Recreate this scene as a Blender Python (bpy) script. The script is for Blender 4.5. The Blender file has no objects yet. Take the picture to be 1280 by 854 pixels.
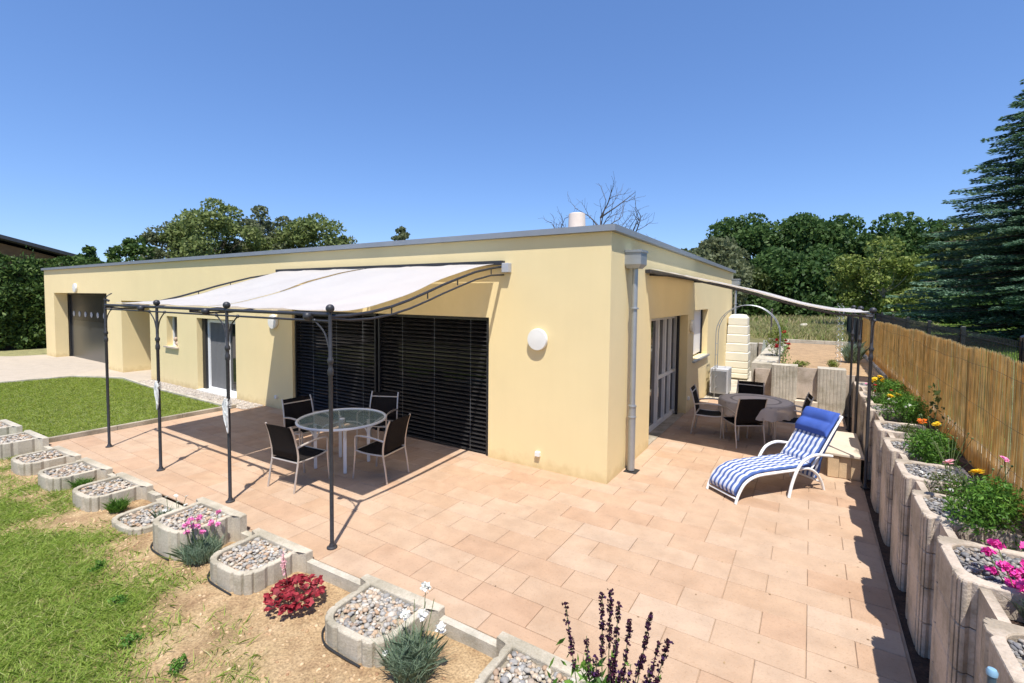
import bpy, bmesh, math, random
import numpy as np
from mathutils import Vector, Matrix, noise
random.seed(7); RNG = np.random.default_rng(7)
R = math.radians; PI = math.pi
scene = bpy.context.scene
COL = scene.collection

# ------------------------------------------------------------------ materials
def _nt(name):
    m = bpy.data.materials.new(name); m.use_nodes = True
    nt = m.node_tree; b = nt.nodes['Principled BSDF']
    return m, nt, b
def N(nt, t, **kw):
    n = nt.nodes.new(t)
    for k, v in kw.items():
        if k in n.inputs: n.inputs[k].default_value = v
        else: setattr(n, k, v)
    return n
def ramp(nt, stops):
    r = nt.nodes.new('ShaderNodeValToRGB'); e = r.color_ramp.elements
    while len(e) < len(stops): e.new(.5)
    for i, (p, c) in enumerate(stops):
        e[i].position = p; e[i].color = (*c, 1)
    return r
def mul(c, k): return tuple(min(1, x*k) for x in c)
def mat(name, col, rough=.6, var=.12, scale=6., bump=0., bscale=60., metal=0., fine=.0, fscale=150., spec=None, detail=5):
    m, nt, b = _nt(name); L = nt.links.new
    b.inputs['Roughness'].default_value = rough; b.inputs['Metallic'].default_value = metal
    if spec is not None: b.inputs['Specular IOR Level'].default_value = spec
    tc = N(nt, 'ShaderNodeTexCoord')
    n = N(nt, 'ShaderNodeTexNoise', Scale=scale, Detail=detail); L(tc.outputs['Object'], n.inputs['Vector'])
    r = ramp(nt, [(.3, mul(col, 1-var)), (.7, mul(col, 1+var))]); L(n.outputs['Fac'], r.inputs['Fac'])
    out = r.outputs['Color']
    if fine:
        n2 = N(nt, 'ShaderNodeTexNoise', Scale=fscale, Detail=3.); L(tc.outputs['Object'], n2.inputs['Vector'])
        r2 = ramp(nt, [(.35, (1-fine,)*3), (.65, (1+0*fine,)*3)]); L(n2.outputs['Fac'], r2.inputs['Fac'])
        mx = N(nt, 'ShaderNodeMix', data_type='RGBA', blend_type='MULTIPLY'); mx.inputs[0].default_value = 1
        L(out, mx.inputs[6]); L(r2.outputs['Color'], mx.inputs[7]); out = mx.outputs[2]
    L(out, b.inputs['Base Color'])
    if bump:
        nb = N(nt, 'ShaderNodeTexNoise', Scale=bscale, Detail=4.); L(tc.outputs['Object'], nb.inputs['Vector'])
        bp = N(nt, 'ShaderNodeBump', Strength=bump, Distance=.01); L(nb.outputs['Fac'], bp.inputs['Height']); L(bp.outputs['Normal'], b.inputs['Normal'])
    return m
def island(name, stops, rough=.7, trans=0., bump=0., bscale=40., noise_mix=0., nscale=12.):
    """colour picked per mesh island (each stone, leaf, slab its own tone)"""
    m, nt, b = _nt(name); L = nt.links.new
    b.inputs['Roughness'].default_value = rough
    g = N(nt, 'ShaderNodeNewGeometry'); r = ramp(nt, stops); L(g.outputs['Random Per Island'], r.inputs['Fac'])
    out = r.outputs['Color']
    tc = N(nt, 'ShaderNodeTexCoord')
    if noise_mix:
        n = N(nt, 'ShaderNodeTexNoise', Scale=nscale, Detail=6.); L(tc.outputs['Object'], n.inputs['Vector'])
        r2 = ramp(nt, [(.3, (1-noise_mix,)*3), (.7, (1, 1, 1))]); L(n.outputs['Fac'], r2.inputs['Fac'])
        mx = N(nt, 'ShaderNodeMix', data_type='RGBA', blend_type='MULTIPLY'); mx.inputs[0].default_value = 1
        L(out, mx.inputs[6]); L(r2.outputs['Color'], mx.inputs[7]); out = mx.outputs[2]
    L(out, b.inputs['Base Color'])
    if bump:
        nb = N(nt, 'ShaderNodeTexNoise', Scale=bscale, Detail=4.); L(tc.outputs['Object'], nb.inputs['Vector'])
        bp = N(nt, 'ShaderNodeBump', Strength=bump, Distance=.01); L(nb.outputs['Fac'], bp.inputs['Height']); L(bp.outputs['Normal'], b.inputs['Normal'])
    if trans:
        t = N(nt, 'ShaderNodeBsdfTranslucent'); L(out, t.inputs['Color'])
        ms = N(nt, 'ShaderNodeMixShader'); ms.inputs[0].default_value = trans
        o = nt.nodes['Material Output']; L(b.outputs[0], ms.inputs[1]); L(t.outputs[0], ms.inputs[2]); L(ms.outputs[0], o.inputs['Surface'])
        b.inputs['Specular IOR Level'].default_value = .25
    return m
M = {}
M['plaster'] = mat('plaster', (.82, .665, .365), .9, .025, 1.2, .55, 160, fine=.07, fscale=220)
def weather(m):
    nt = m.node_tree; L = nt.links.new; b = nt.nodes['Principled BSDF']; src = b.inputs['Base Color'].links[0].from_socket
    tc = N(nt, 'ShaderNodeTexCoord'); sp = N(nt, 'ShaderNodeSeparateXYZ'); L(tc.outputs['Object'], sp.inputs[0])
    mp = N(nt, 'ShaderNodeMapping'); mp.inputs['Scale'].default_value = (5, 5, .35); L(tc.outputs['Object'], mp.inputs[0])
    n = N(nt, 'ShaderNodeTexNoise', Scale=1.4, Detail=6.); L(mp.outputs[0], n.inputs['Vector'])
    r = ramp(nt, [(.35, (.992, .991, .988)), (.6, (1, 1, 1))]); L(n.outputs['Fac'], r.inputs['Fac'])
    ns = N(nt, 'ShaderNodeTexNoise', Scale=7., Detail=6.); L(tc.outputs['Object'], ns.inputs['Vector'])
    ad = N(nt, 'ShaderNodeMath', operation='MULTIPLY_ADD'); ad.inputs[1].default_value = .35; L(ns.outputs['Fac'], ad.inputs[0]); L(sp.outputs['Z'], ad.inputs[2])
    r2 = ramp(nt, [(.16, (.80, .76, .70)), (.36, (1, 1, 1))]); L(ad.outputs[0], r2.inputs['Fac'])
    m1 = N(nt, 'ShaderNodeMix', data_type='RGBA', blend_type='MULTIPLY'); m1.inputs[0].default_value = 1; L(src, m1.inputs[6]); L(r.outputs['Color'], m1.inputs[7])
    m2 = N(nt, 'ShaderNodeMix', data_type='RGBA', blend_type='MULTIPLY'); m2.inputs[0].default_value = 1; L(m1.outputs[2], m2.inputs[6]); L(r2.outputs['Color'], m2.inputs[7]); L(m2.outputs[2], b.inputs['Base Color'])
weather(M['plaster'])
M['zinc'] = mat('zinc', (.36, .38, .40), .45, .06, 8, metal=.6)
M['coping'] = mat('coping_metal', (.27, .29, .32), .5, .05, 5, metal=.35)
M['anthracite'] = mat('anthracite', (.028, .028, .031), .42, .15, 20, metal=.3)
M['iron'] = mat('iron', (.045, .045, .05), .5, .2, 30, .15, 90, metal=.4)
M['blindslat'] = mat('blind_slat', (.022, .021, .022), .45, .08, 3, metal=.5)
M['white'] = mat('white_paint', (.78, .78, .77), .35, .02, 5)
M['offwhite'] = mat('off_white', (.72, .71, .67), .55, .04, 5)
M['pvc'] = mat('white_pvc', (.80, .80, .80), .3, .02, 3)
M['champagne'] = mat('champagne_metal', (.56, .51, .46), .38, .04, 10, metal=.55)
M['black_sling'] = mat('black_sling', (.012, .010, .010), .8, .15, 40, .3, 700, spec=.15)
M['concrete'] = mat('concrete', (.49, .435, .345), .92, .10, 4, .5, 70, fine=.16, fscale=60)
M['concrete_pale'] = mat('concrete_pale', (.50, .455, .375), .92, .10, 4, .5, 70, fine=.12, fscale=60)
M['concrete_warm'] = mat('concrete_warm', (.50, .42, .345), .92, .12, 3, .5, 70, fine=.14, fscale=50)
M['kerb'] = mat('kerb', (.37, .32, .25), .93, .12, 3, .5, 60, fine=.15, fscale=50)
M['joint'] = mat('joint', (.40, .29, .20), .95, .2, 8)
M['soil'] = mat('soil', (.15, .085, .05), .98, .4, 12, 1., 30, fine=.5, fscale=50)
M['dark_soil'] = mat('dark_soil', (.055, .03, .02), .98, .5, 14, 1., 40, fine=.5, fscale=60)
M['membrane'] = mat('membrane', (.02, .02, .02), .6, .1, 10)
M['darkglass'] = mat('dark_glass', (.012, .014, .016), .04, .1, 2, spec=.8)
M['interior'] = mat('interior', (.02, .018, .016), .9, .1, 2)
M['curtain'] = mat('curtain', (.17, .17, .175), .9, .05, 30)
M['paving_far'] = mat('paving_far', (.44, .375, .30), .92, .06, 3, .3, 60, fine=.10, fscale=25)
M['roof'] = mat('roof_gravel', (.25, .24, .22), .95, .2, 20)
M['chimney'] = mat('chimney_clay', (.74, .62, .54), .7, .05, 5)
M['wood_brown'] = mat('wood_brown', (.19, .115, .06), .8, .25, 3, .3, 20)
M['rooftile'] = mat('dark_roof', (.035, .04, .05), .6, .2, 5)
M['bark'] = mat('bark', (.11, .085, .065), .95, .35, 6, .8, 18)
M['pale_bark'] = mat('pale_bark', (.42, .38, .32), .9, .3, 6, .5, 18)
M['deadwood'] = mat('dead_wood', (.085, .07, .062), .95, .25, 6, .5, 20)
M['tank'] = mat('tank', (.70, .66, .54), .5, .04, 4)
M['gas_grey'] = mat('grey_casing', (.42, .43, .45), .5, .05, 4)
M['rope'] = mat('rope', (.60, .60, .58), .85, .1, 40, .4, 200)
M['board'] = mat('weathered_board', (.16, .17, .14), .85, .25, 5, .4, 30)
M['bluepipe'] = mat('blue_pipe', (.05, .09, .12), .45, .1, 10)
M['bluecap'] = mat('blue_cap', (.20, .36, .50), .5, .1, 10)
M['sand'] = mat('sandstone', (.60, .44, .27), .9, .12, 5, .4, 60, fine=.12, fscale=60)
M['stepslab'] = mat('step_slab', (.56, .48, .38), .9, .08, 4, .3, 60, fine=.10, fscale=60)
M['seedbed'] = mat('seedbed', (.42, .28, .155), .98, .18, 5, 1., 30, fine=.35, fscale=30)
M['meadow_ground'] = mat('meadow_ground', (.17, .15, .055), .98, .35, 2.5, .6, 20, fine=.4, fscale=25)
M['lawn_far'] = mat('lawn_far', (.12, .20, .03), .98, .3, 1.2, .6, 20, fine=.4, fscale=25)
M['lawn_base'] = mat('lawn_base', (.16, .20, .04), .98, .35, 4, .6, 60, fine=.5, fscale=70)
M['drygrass'] = mat('dry_grass', (.30, .28, .12), .98, .3, 4, .6, 30, fine=.4, fscale=30)
M['screen'] = mat('privacy_mesh', (.018, .028, .026), .8, .2, 10)
M['bluefabric'] = mat('blue_fabric', (.028, .075, .33), .8, .12, 8, .25, 300)
M['ornament'] = mat('ornament', (.45, .33, .24), .7, .3, 12)

# terrace slabs: warm sandstone tones, one per slab, cloudy within
M['slab'] = island('terrace_slab', [(0, (.46, .30, .195)), (.35, (.475, .328, .22)), (.7, (.485, .347, .242)), (.88, (.465, .31, .20)), (1, (.50, .375, .275))], .85, bump=.45, bscale=70, noise_mix=.15, nscale=5.)
def stain(m, sc, lo):
    nt = m.node_tree; L = nt.links.new; b = nt.nodes['Principled BSDF']; src = b.inputs['Base Color'].links[0].from_socket
    tc = N(nt, 'ShaderNodeTexCoord'); out = src
    for s_, a_, c_ in ((sc, .38, lo), (38., .30, (.86, .83, .80))):
        n = N(nt, 'ShaderNodeTexNoise', Scale=s_, Detail=7., Roughness=.62); L(tc.outputs['Object'], n.inputs['Vector'])
        r = ramp(nt, [(a_, c_), (a_+.16, (1, 1, 1))]); L(n.outputs['Fac'], r.inputs['Fac'])
        mx = N(nt, 'ShaderNodeMix', data_type='RGBA', blend_type='MULTIPLY'); mx.inputs[0].default_value = 1; L(out, mx.inputs[6]); L(r.outputs['Color'], mx.inputs[7]); out = mx.outputs[2]
    L(out, b.inputs['Base Color'])
stain(M['slab'], 1.1, (.90, .87, .84))
M['gravel'] = island('pebbles', [(0, (.42, .38, .32)), (.2, (.25, .245, .24)), (.36, (.54, .48, .39)), (.5, (.47, .33, .21)), (.62, (.30, .295, .285)), (.76, (.58, .52, .44)), (.88, (.43, .28, .17)), (.94, (.19, .185, .18)), (1, (.72, .67, .60))], .8, noise_mix=.2, nscale=60)
M['gravel_dark'] = island('grey_pebbles', [(0, (.26, .25, .24)), (.3, (.16, .16, .17)), (.5, (.42, .40, .37)), (.65, (.30, .25, .20)), (.8, (.20, .20, .22)), (.92, (.50, .48, .45)), (1, (.12, .12, .13))], .85, noise_mix=.3, nscale=60)
M['strip_gravel'] = island('strip_gravel', [(0, (.30, .26, .22)), (.3, (.44, .38, .32)), (.6, (.26, .23, .20)), (1, (.55, .5, .44))], .85)
M['grass'] = island('grass_blades', [(0, (.17, .28, .04)), (.45, (.29, .40, .065)), (.86, (.38, .48, .11)), (.96, (.46, .48, .18)), (1, (.60, .55, .30))], .55, trans=.45)
M['mown'] = island('mown_blades', [(0, (.15, .22, .024)), (.5, (.23, .31, .032)), (.85, (.30, .36, .05)), (1, (.42, .40, .13))], .6, trans=.4)
M['meadow'] = island('meadow_blades', [(0, (.17, .27, .06)), (.35, (.30, .33, .11)), (.65, (.46, .40, .20)), (1, (.56, .47, .28))], .75, trans=.3)
M['reed'] = island('reed_canes', [(0, (.50, .28, .10)), (.12, (.84, .56, .24)), (.55, (.93, .67, .34)), (.85, (.76, .47, .18)), (1, (.96, .84, .58))], .7, trans=.86, noise_mix=.28, nscale=7)
def leafmat(name, a, b, c, tr=.3, rough=.55): return island(name, [(0, a), (.5, b), (1, c)], rough, trans=tr)
M['leaf_mid'] = leafmat('leaf_mid', (.04, .065, .018), (.075, .105, .026), (.13, .15, .045))
M['leaf_grey'] = leafmat('leaf_grey', (.09, .11, .055), (.15, .175, .085), (.23, .25, .13), .4)
M['leaf_olive'] = leafmat('leaf_olive', (.10, .14, .04), (.17, .22, .065), (.26, .30, .11), .4)
M['leaf_dark'] = leafmat('leaf_dark', (.035, .078, .02), (.065, .125, .032), (.12, .19, .055), .4)
M['leaf_light'] = leafmat('leaf_light', (.09, .13, .025), (.17, .22, .045), (.28, .32, .08))
M['thuja'] = leafmat('thuja', (.03, .065, .014), (.065, .12, .026), (.13, .19, .045), .3)
M['spruce'] = island('spruce_needles', [(0, (.05, .11, .06)), (.5, (.11, .20, .12)), (1, (.26, .38, .27))], .6, trans=.3)
M['leaf_plant'] = leafmat('leaf_plant', (.045, .12, .015), (.09, .21, .028), (.17, .31, .05))
M['leaf_bluish'] = leafmat('leaf_bluish', (.13, .20, .13), (.21, .29, .19), (.32, .39, .27), .25)
M['leaf_red'] = leafmat('leaf_red', (.12, .008, .014), (.26, .018, .03), (.42, .06, .07), .25)
M['salvia_purple'] = island('salvia_bracts', [(0, (.022, .006, .012)), (.6, (.055, .012, .03)), (1, (.055, .02, .09))], .6, trans=.1)
M['petal_magenta'] = leafmat('petal_magenta', (.62, .03, .28), (.75, .05, .38), (.85, .16, .5), .2)
M['petal_pink'] = leafmat('petal_pink', (.75, .15, .42), (.82, .25, .52), (.88, .45, .65), .2)
M['petal_rose'] = leafmat('petal_rose', (.3, .008, .012), (.42, .012, .02), (.55, .03, .04), .15)
M['petal_softpink'] = leafmat('petal_softpink', (.85, .45, .48), (.88, .5, .55), (.9, .6, .62), .2)
M['petal_white'] = leafmat('petal_white', (.78, .78, .70), (.84, .84, .80), (.86, .86, .84), .2)
M['petal_yellow'] = leafmat('petal_yellow', (.80, .48, .02), (.85, .58, .03), (.88, .66, .06), .2)
M['petal_orange'] = leafmat('petal_orange', (.75, .13, .02), (.8, .2, .02), (.85, .3, .04), .2)
M['stem'] = mat('stem', (.10, .15, .05), .7, .2, 10)
M['stem_red'] = mat('stem_red', (.25, .08, .08), .7, .2, 10)

def glass_mat():
    m, nt, b = _nt('table_glass'); b.inputs['Base Color'].default_value = (.30, .40, .36, 1)
    b.inputs['Roughness'].default_value = .06; b.inputs['Alpha'].default_value = .38; b.inputs['Specular IOR Level'].default_value = .7
    return m
M['tableglass'] = glass_mat()
def canvas_mat():
    m, nt, b = _nt('awning_canvas'); L = nt.links.new
    tc = N(nt, 'ShaderNodeTexCoord'); n = N(nt, 'ShaderNodeTexNoise', Scale=1.5, Detail=4.); L(tc.outputs['Object'], n.inputs['Vector'])
    r = ramp(nt, [(.3, (.62, .63, .65)), (.7, (.68, .69, .71))]); L(n.outputs['Fac'], r.inputs['Fac']); L(r.outputs['Color'], b.inputs['Base Color'])
    b.inputs['Roughness'].default_value = .85; b.inputs['Specular IOR Level'].default_value = .2
    t = N(nt, 'ShaderNodeBsdfTranslucent', Color=(.92, .85, .76, 1)); ms = N(nt, 'ShaderNodeMixShader'); ms.inputs[0].default_value = .55
    L(b.outputs[0], ms.inputs[1]); L(t.outputs[0], ms.inputs[2]); L(ms.outputs[0], nt.nodes['Material Output'].inputs['Surface'])
    return m
M['canvas'] = canvas_mat()
def lace_mat():
    m, nt, b = _nt('lace_cloth'); L = nt.links.new
    tc = N(nt, 'ShaderNodeTexCoord'); sp = N(nt, 'ShaderNodeSeparateXYZ'); L(tc.outputs['Object'], sp.inputs[0])
    cb = N(nt, 'ShaderNodeCombineXYZ'); L(sp.outputs['X'], cb.inputs['X']); L(sp.outputs['Y'], cb.inputs['Y'])
    ln = N(nt, 'ShaderNodeVectorMath', operation='LENGTH'); L(cb.outputs[0], ln.inputs[0])
    r = ramp(nt, [(0, (.66, .59, .54)), (.40, (.66, .59, .54)), (.41, (.30, .26, .235)), (.45, (.30, .26, .235)), (.46, (.60, .535, .49)), (.60, (.56, .50, .46)), (.62, (.36, .32, .30)), (.66, (.44, .40, .37))])
    L(ln.outputs['Value'], r.inputs['Fac'])
    v = N(nt, 'ShaderNodeTexVoronoi', Scale=9.); L(tc.outputs['Object'], v.inputs['Vector'])
    r2 = ramp(nt, [(.15, (.55, .55, .55)), (.3, (1, 1, 1))]); L(v.outputs['Distance'], r2.inputs['Fac'])
    mx = N(nt, 'ShaderNodeMix', data_type='RGBA', blend_type='MULTIPLY'); mx.inputs[0].default_value = .5
    L(r.outputs['Color'], mx.inputs[6]); L(r2.outputs['Color'], mx.inputs[7]); L(mx.outputs[2], b.inputs['Base Color'])
    b.inputs['Roughness'].default_value = .6; b.inputs['Alpha'].default_value = .88
    return m
M['lace'] = lace_mat()
def stripes_mat():
    m, nt, b = _nt('striped_cushion'); L = nt.links.new
    uv = N(nt, 'ShaderNodeUVMap'); uv.uv_map = 'UVMap'; sp = N(nt, 'ShaderNodeSeparateXYZ'); L(uv.outputs[0], sp.inputs[0])
    w = N(nt, 'ShaderNodeMath', operation='MULTIPLY'); w.inputs[1].default_value = 7.; L(sp.outputs['X'], w.inputs[0])
    fr = N(nt, 'ShaderNodeMath', operation='FRACT'); L(w.outputs[0], fr.inputs[0])
    r = ramp(nt, [(0, (.05, .10, .29)), (.44, (.05, .10, .29)), (.46, (.50, .52, .60)), (.60, (.50, .52, .60)), (.62, (.40, .47, .62)), (.66, (.40, .47, .62)), (.68, (.50, .52, .60)), (.96, (.50, .52, .60)), (1, (.045, .10, .36))])
    L(fr.outputs[0], r.inputs['Fac']); L(r.outputs['Color'], b.inputs['Base Color']); b.inputs['Roughness'].default_value = .85
    return m
M['stripes'] = stripes_mat()
def ground_mat():
    m, nt, b = _nt('garden_ground'); L = nt.links.new
    a = N(nt, 'ShaderNodeVertexColor'); a.layer_name = 'grassiness'
    tc = N(nt, 'ShaderNodeTexCoord')
    n = N(nt, 'ShaderNodeTexNoise', Scale=3., Detail=8., Roughness=.65); L(tc.outputs['Object'], n.inputs['Vector'])
    s = ramp(nt, [(.28, (.27, .155, .08)), (.5, (.47, .32, .17)), (.72, (.62, .45, .26))]); L(n.outputs['Fac'], s.inputs['Fac'])
    g = ramp(nt, [(.3, (.15, .16, .04)), (.7, (.27, .24, .09))]); L(n.outputs['Fac'], g.inputs['Fac'])
    mx = N(nt, 'ShaderNodeMix', data_type='RGBA'); L(a.outputs['Color'], mx.inputs[0]); L(s.outputs['Color'], mx.inputs[6]); L(g.outputs['Color'], mx.inputs[7])
    n2 = N(nt, 'ShaderNodeTexNoise', Scale=55., Detail=4.); L(tc.outputs['Object'], n2.inputs['Vector'])
    r2 = ramp(nt, [(.35, (.62, .6, .58)), (.6, (1, 1, 1))]); L(n2.outputs['Fac'], r2.inputs['Fac'])
    mm = N(nt, 'ShaderNodeMix', data_type='RGBA', blend_type='MULTIPLY'); mm.inputs[0].default_value = 1; L(mx.outputs[2], mm.inputs[6]); L(r2.outputs['Color'], mm.inputs[7])
    L(mm.outputs[2], b.inputs['Base Color']); b.inputs['Roughness'].default_value = .98
    nb = N(nt, 'ShaderNodeTexNoise', Scale=22., Detail=8., Roughness=.7); L(tc.outputs['Object'], nb.inputs['Vector'])
    bp = N(nt, 'ShaderNodeBump', Strength=.9, Distance=.03); L(nb.outputs['Fac'], bp.inputs['Height']); L(bp.outputs['Normal'], b.inputs['Normal'])
    return m
M['garden'] = ground_mat()
for k_ in ('concrete', 'concrete_pale', 'concrete_warm', 'kerb'): stain(M[k_], 3., (.72, .72, .68))
def garage_mat():
    m, nt, b = _nt('garage_panel'); b.inputs['Base Color'].default_value = (.10, .105, .11, 1); b.inputs['Roughness'].default_value = .28; b.inputs['Metallic'].default_value = .6
    return m
M['garage'] = garage_mat()
M['garage_top'] = mat('garage_band', (.045, .045, .05), .3, .05, 3, metal=.5)

# ------------------------------------------------------------------ mesh helpers
class MB:
    def __init__(s): s.v = []; s.f = []
    def add(s, vs, fs):
        o = len(s.v); s.v += [tuple(p) for p in vs]; s.f += [tuple(i+o for i in f) for f in fs]; return s
    def box(s, x0, x1, y0, y1, z0, z1):
        return s.add([(x0,y0,z0),(x1,y0,z0),(x1,y1,z0),(x0,y1,z0),(x0,y0,z1),(x1,y0,z1),(x1,y1,z1),(x0,y1,z1)],
                     [(0,3,2,1),(4,5,6,7),(0,1,5,4),(1,2,6,5),(2,3,7,6),(3,0,4,7)])
    def cbox(s, x, y, z, a, b, c, d=.01):
        """bevelled box centred on x,y, from z up"""
        X, Y = a/2, b/2; v = []; f = []
        for zz, k in ((z, d), (z+d, 0), (z+c-d, 0), (z+c, d)):
            for px, py in ((-X+k, -Y+k), (X-k, -Y+k), (X-k, Y-k), (-X+k, Y-k)): v.append((x+px, y+py, zz))
        f = [(3,2,1,0), (12,13,14,15)]
        for l in range(3):
            for i in range(4): j = (i+1) % 4; f.append((l*4+i, l*4+j, l*4+4+j, l*4+4+i))
        return s.add(v, f)
    def tube(s, pts, r, n=8, closed=False):
        P = [Vector(p) for p in pts]; m = len(P); rs = r if isinstance(r, (list, tuple)) else [r]*m
        T = []
        for i in range(m):
            a = P[(i-1) % m] if (closed or i) else P[i]; b = P[(i+1) % m] if (closed or i < m-1) else P[i]
            t = (b-a); T.append(t.normalized() if t.length > 1e-9 else Vector((0,0,1)))
        ref = Vector((0,0,1)) if abs(T[0].z) < .9 else Vector((1,0,0))
        u = T[0].cross(ref).normalized(); v = []; f = []
        for i in range(m):
            u = (u - T[i]*u.dot(T[i])); u = u.normalized() if u.length > 1e-6 else T[i].orthogonal().normalized()
            w = T[i].cross(u)
            for k in range(n):
                a = 2*PI*k/n; v.append(P[i] + (u*math.cos(a)+w*math.sin(a))*rs[i])
        for i in range(m if closed else m-1):
            j = (i+1) % m
            for k in range(n): l = (k+1) % n; f.append((i*n+k, i*n+l, j*n+l, j*n+k))
        if not closed: f.append(tuple(range(n-1, -1, -1))); f.append(tuple((m-1)*n+k for k in range(n)))
        return s.add(v, f)
    def lathe(s, prof, n=24, c=(0,0,0), axis='z'):
        v = []; f = []
        for r, z in prof:
            for k in range(n):
                a = 2*PI*k/n; p = (r*math.cos(a), r*math.sin(a), z)
                if axis == 'y': p = (p[0], p[2], p[1])
                if axis == 'x': p = (p[2], p[0], p[1])
                v.append((c[0]+p[0], c[1]+p[1], c[2]+p[2]))
        for i in range(len(prof)-1):
            for k in range(n): l = (k+1) % n; f.append((i*n+k, i*n+l, i*n+n+l, i*n+n+k))
        f.append(tuple(range(n))); f.append(tuple((len(prof)-1)*n+k for k in range(n)))
        return s.add(v, f)
    def ball(s, c, r, n=10, sz=1.):
        return s.lathe([(max(1e-4, r*math.sin(PI*i/n)), -r*sz*math.cos(PI*i/n)) for i in range(n+1)], n+2, c)
    def build(s, name, m, parent=None, smooth=False, loc=(0,0,0)):
        me = bpy.data.meshes.new(name); me.from_pydata(s.v, [], s.f); me.update()
        bm = bmesh.new(); bm.from_mesh(me); bmesh.ops.recalc_face_normals(bm, faces=bm.faces); bm.to_mesh(me); bm.free()
        return _link(name, me, m, parent, smooth, loc)
def _link(name, me, m, parent=None, smooth=False, loc=(0,0,0)):
    me.materials.append(m)
    if smooth:
        me.polygons.foreach_set('use_smooth', [True]*len(me.polygons))
        try: me.set_sharp_from_angle(angle=R(40))
        except Exception: pass
    o = bpy.data.objects.new(name, me); COL.objects.link(o); o.location = loc
    if parent: o.parent = parent
    return o
def smooth(pts, k=6):
    P = [Vector(p) for p in pts]; out = []
    for i in range(len(P)-1):
        a = P[i-1] if i else P[0]*2-P[1]; b, c = P[i], P[i+1]; d = P[i+2] if i+2 < len(P) else P[-1]*2-P[-2]
        for j in range(k):
            t = j/k; out.append(.5*((2*b)+(c-a)*t+(2*a-5*b+4*c-d)*t*t+(3*b-3*c+d-a)*t**3))
    out.append(P[-1]); return out
def tag(o, label=None, cat=None, group=None, kind=None):
    if label: o['label'] = label
    if cat: o['category'] = cat
    if group: o['group'] = group
    if kind: o['kind'] = kind
    return o
def struct(o): o['kind'] = 'structure'; return o
def empty(name, loc=(0,0,0), rz=0., label=None, cat=None, group=None):
    o = bpy.data.objects.new(name, None); COL.objects.link(o); o.location = loc; o.rotation_euler = (0,0,rz); o.empty_display_size = .2
    return tag(o, label, cat, group)
def dup(o, loc=None, rz=None, label=None, parent=None):
    c = o.copy(); COL.objects.link(c)
    if parent: c.parent = parent
    if loc is not None: c.location = loc
    if rz is not None: c.rotation_euler = (0,0,rz)
    if label: c['label'] = label
    for ch in list(o.children): dup(ch, parent=c)
    return c
def npmesh(name, V, nper, m, parent=None, loc=(0,0,0)):
    """V: (N*nper,3) array; each nper consecutive verts are one face"""
    V = np.asarray(V, dtype=np.float32).reshape(-1, 3); n = len(V); nf = n//nper
    me = bpy.data.meshes.new(name); me.vertices.add(n); me.vertices.foreach_set('co', V.ravel())
    me.loops.add(n); me.loops.foreach_set('vertex_index', np.arange(n, dtype=np.int32))
    me.polygons.add(nf); me.polygons.foreach_set('loop_start', np.arange(0, n, nper, dtype=np.int32)); me.polygons.foreach_set('loop_total', np.full(nf, nper, dtype=np.int32))
    me.update(calc_edges=True); return _link(name, me, m, parent, False, loc)
def rdir(n, up=0.):
    d = RNG.normal(size=(n, 3)); d[:, 2] += up; return d/np.linalg.norm(d, axis=1, keepdims=True)
def leaves(P, size, aspect=.55, up=0., jit=.4):
    """rhombic leaf faces at points P (N,3)"""
    P = np.asarray(P, float); n = len(P); a = rdir(n, up); b = np.cross(a, rdir(n)); b /= np.linalg.norm(b, axis=1, keepdims=True)+1e-9
    s = size*(1+jit*RNG.uniform(-1, 1, (n, 1))); a = a*s; b = b*s*aspect
    return np.stack([P-a, P+b-a*.1, P+a, P-b-a*.1], 1).reshape(-1, 3)
def blades(P, h, w, lean=.35, hj=.4):
    P = np.asarray(P, float); n = len(P); az = RNG.uniform(0, 2*PI, n)
    hh = h*(1+hj*RNG.uniform(-1, 1, n)); ww = w*RNG.uniform(.6, 1.3, n); ln = lean*hh*RNG.uniform(.1, 1.3, n)
    az2 = RNG.uniform(0, 2*PI, n)
    B = np.stack([np.cos(az)*ww, np.sin(az)*ww, np.zeros(n)], 1)
    T = P + np.stack([np.cos(az2)*ln, np.sin(az2)*ln, hh], 1)
    Mid = P + np.stack([np.cos(az2)*ln*.35, np.sin(az2)*ln*.35, hh*.55], 1)
    return np.stack([P-B, P+B, Mid+B*.8, T, Mid-B*.8], 1).reshape(-1, 3)

# ------------------------------------------------------------------ SETTING: terrain
def nz(x, y, s, o=0.): return noise.noise(Vector((x*s+o, y*s-o, o*.7)))
def grassiness(x, y):
    e = y - (-4.60 - .10*max(0, min(1.5, x+3.2)))      # soil border along the stones
    w = 1/(1+math.exp((e)*5.5 + 3.4*nz(x, y, 1.3, 3.1) + 2.2*nz(x, y, 3.6, 8.)))
    if x > -2.6: w *= 1/(1+math.exp((x+.95+.6*nz(x, y, 1.1, 5.))*3.0 + 3*nz(x, y, 2.7, 2.)))
    return max(0, min(1, w))
def gz(x, y): return -.10 + .015*nz(x, y, 1.7, 1.) + .008*nz(x, y, 6., 4.)
# the big sheet
def sheet(name, pts, z, m):
    b = MB(); b.add([(x, y, z) for x, y in pts], [tuple(range(len(pts)))]); return struct(b.build(name, m))
sheet('ground', [(-700,-700),(900,-700),(900,900),(-700,900)], -.16, M['drygrass'])
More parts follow.
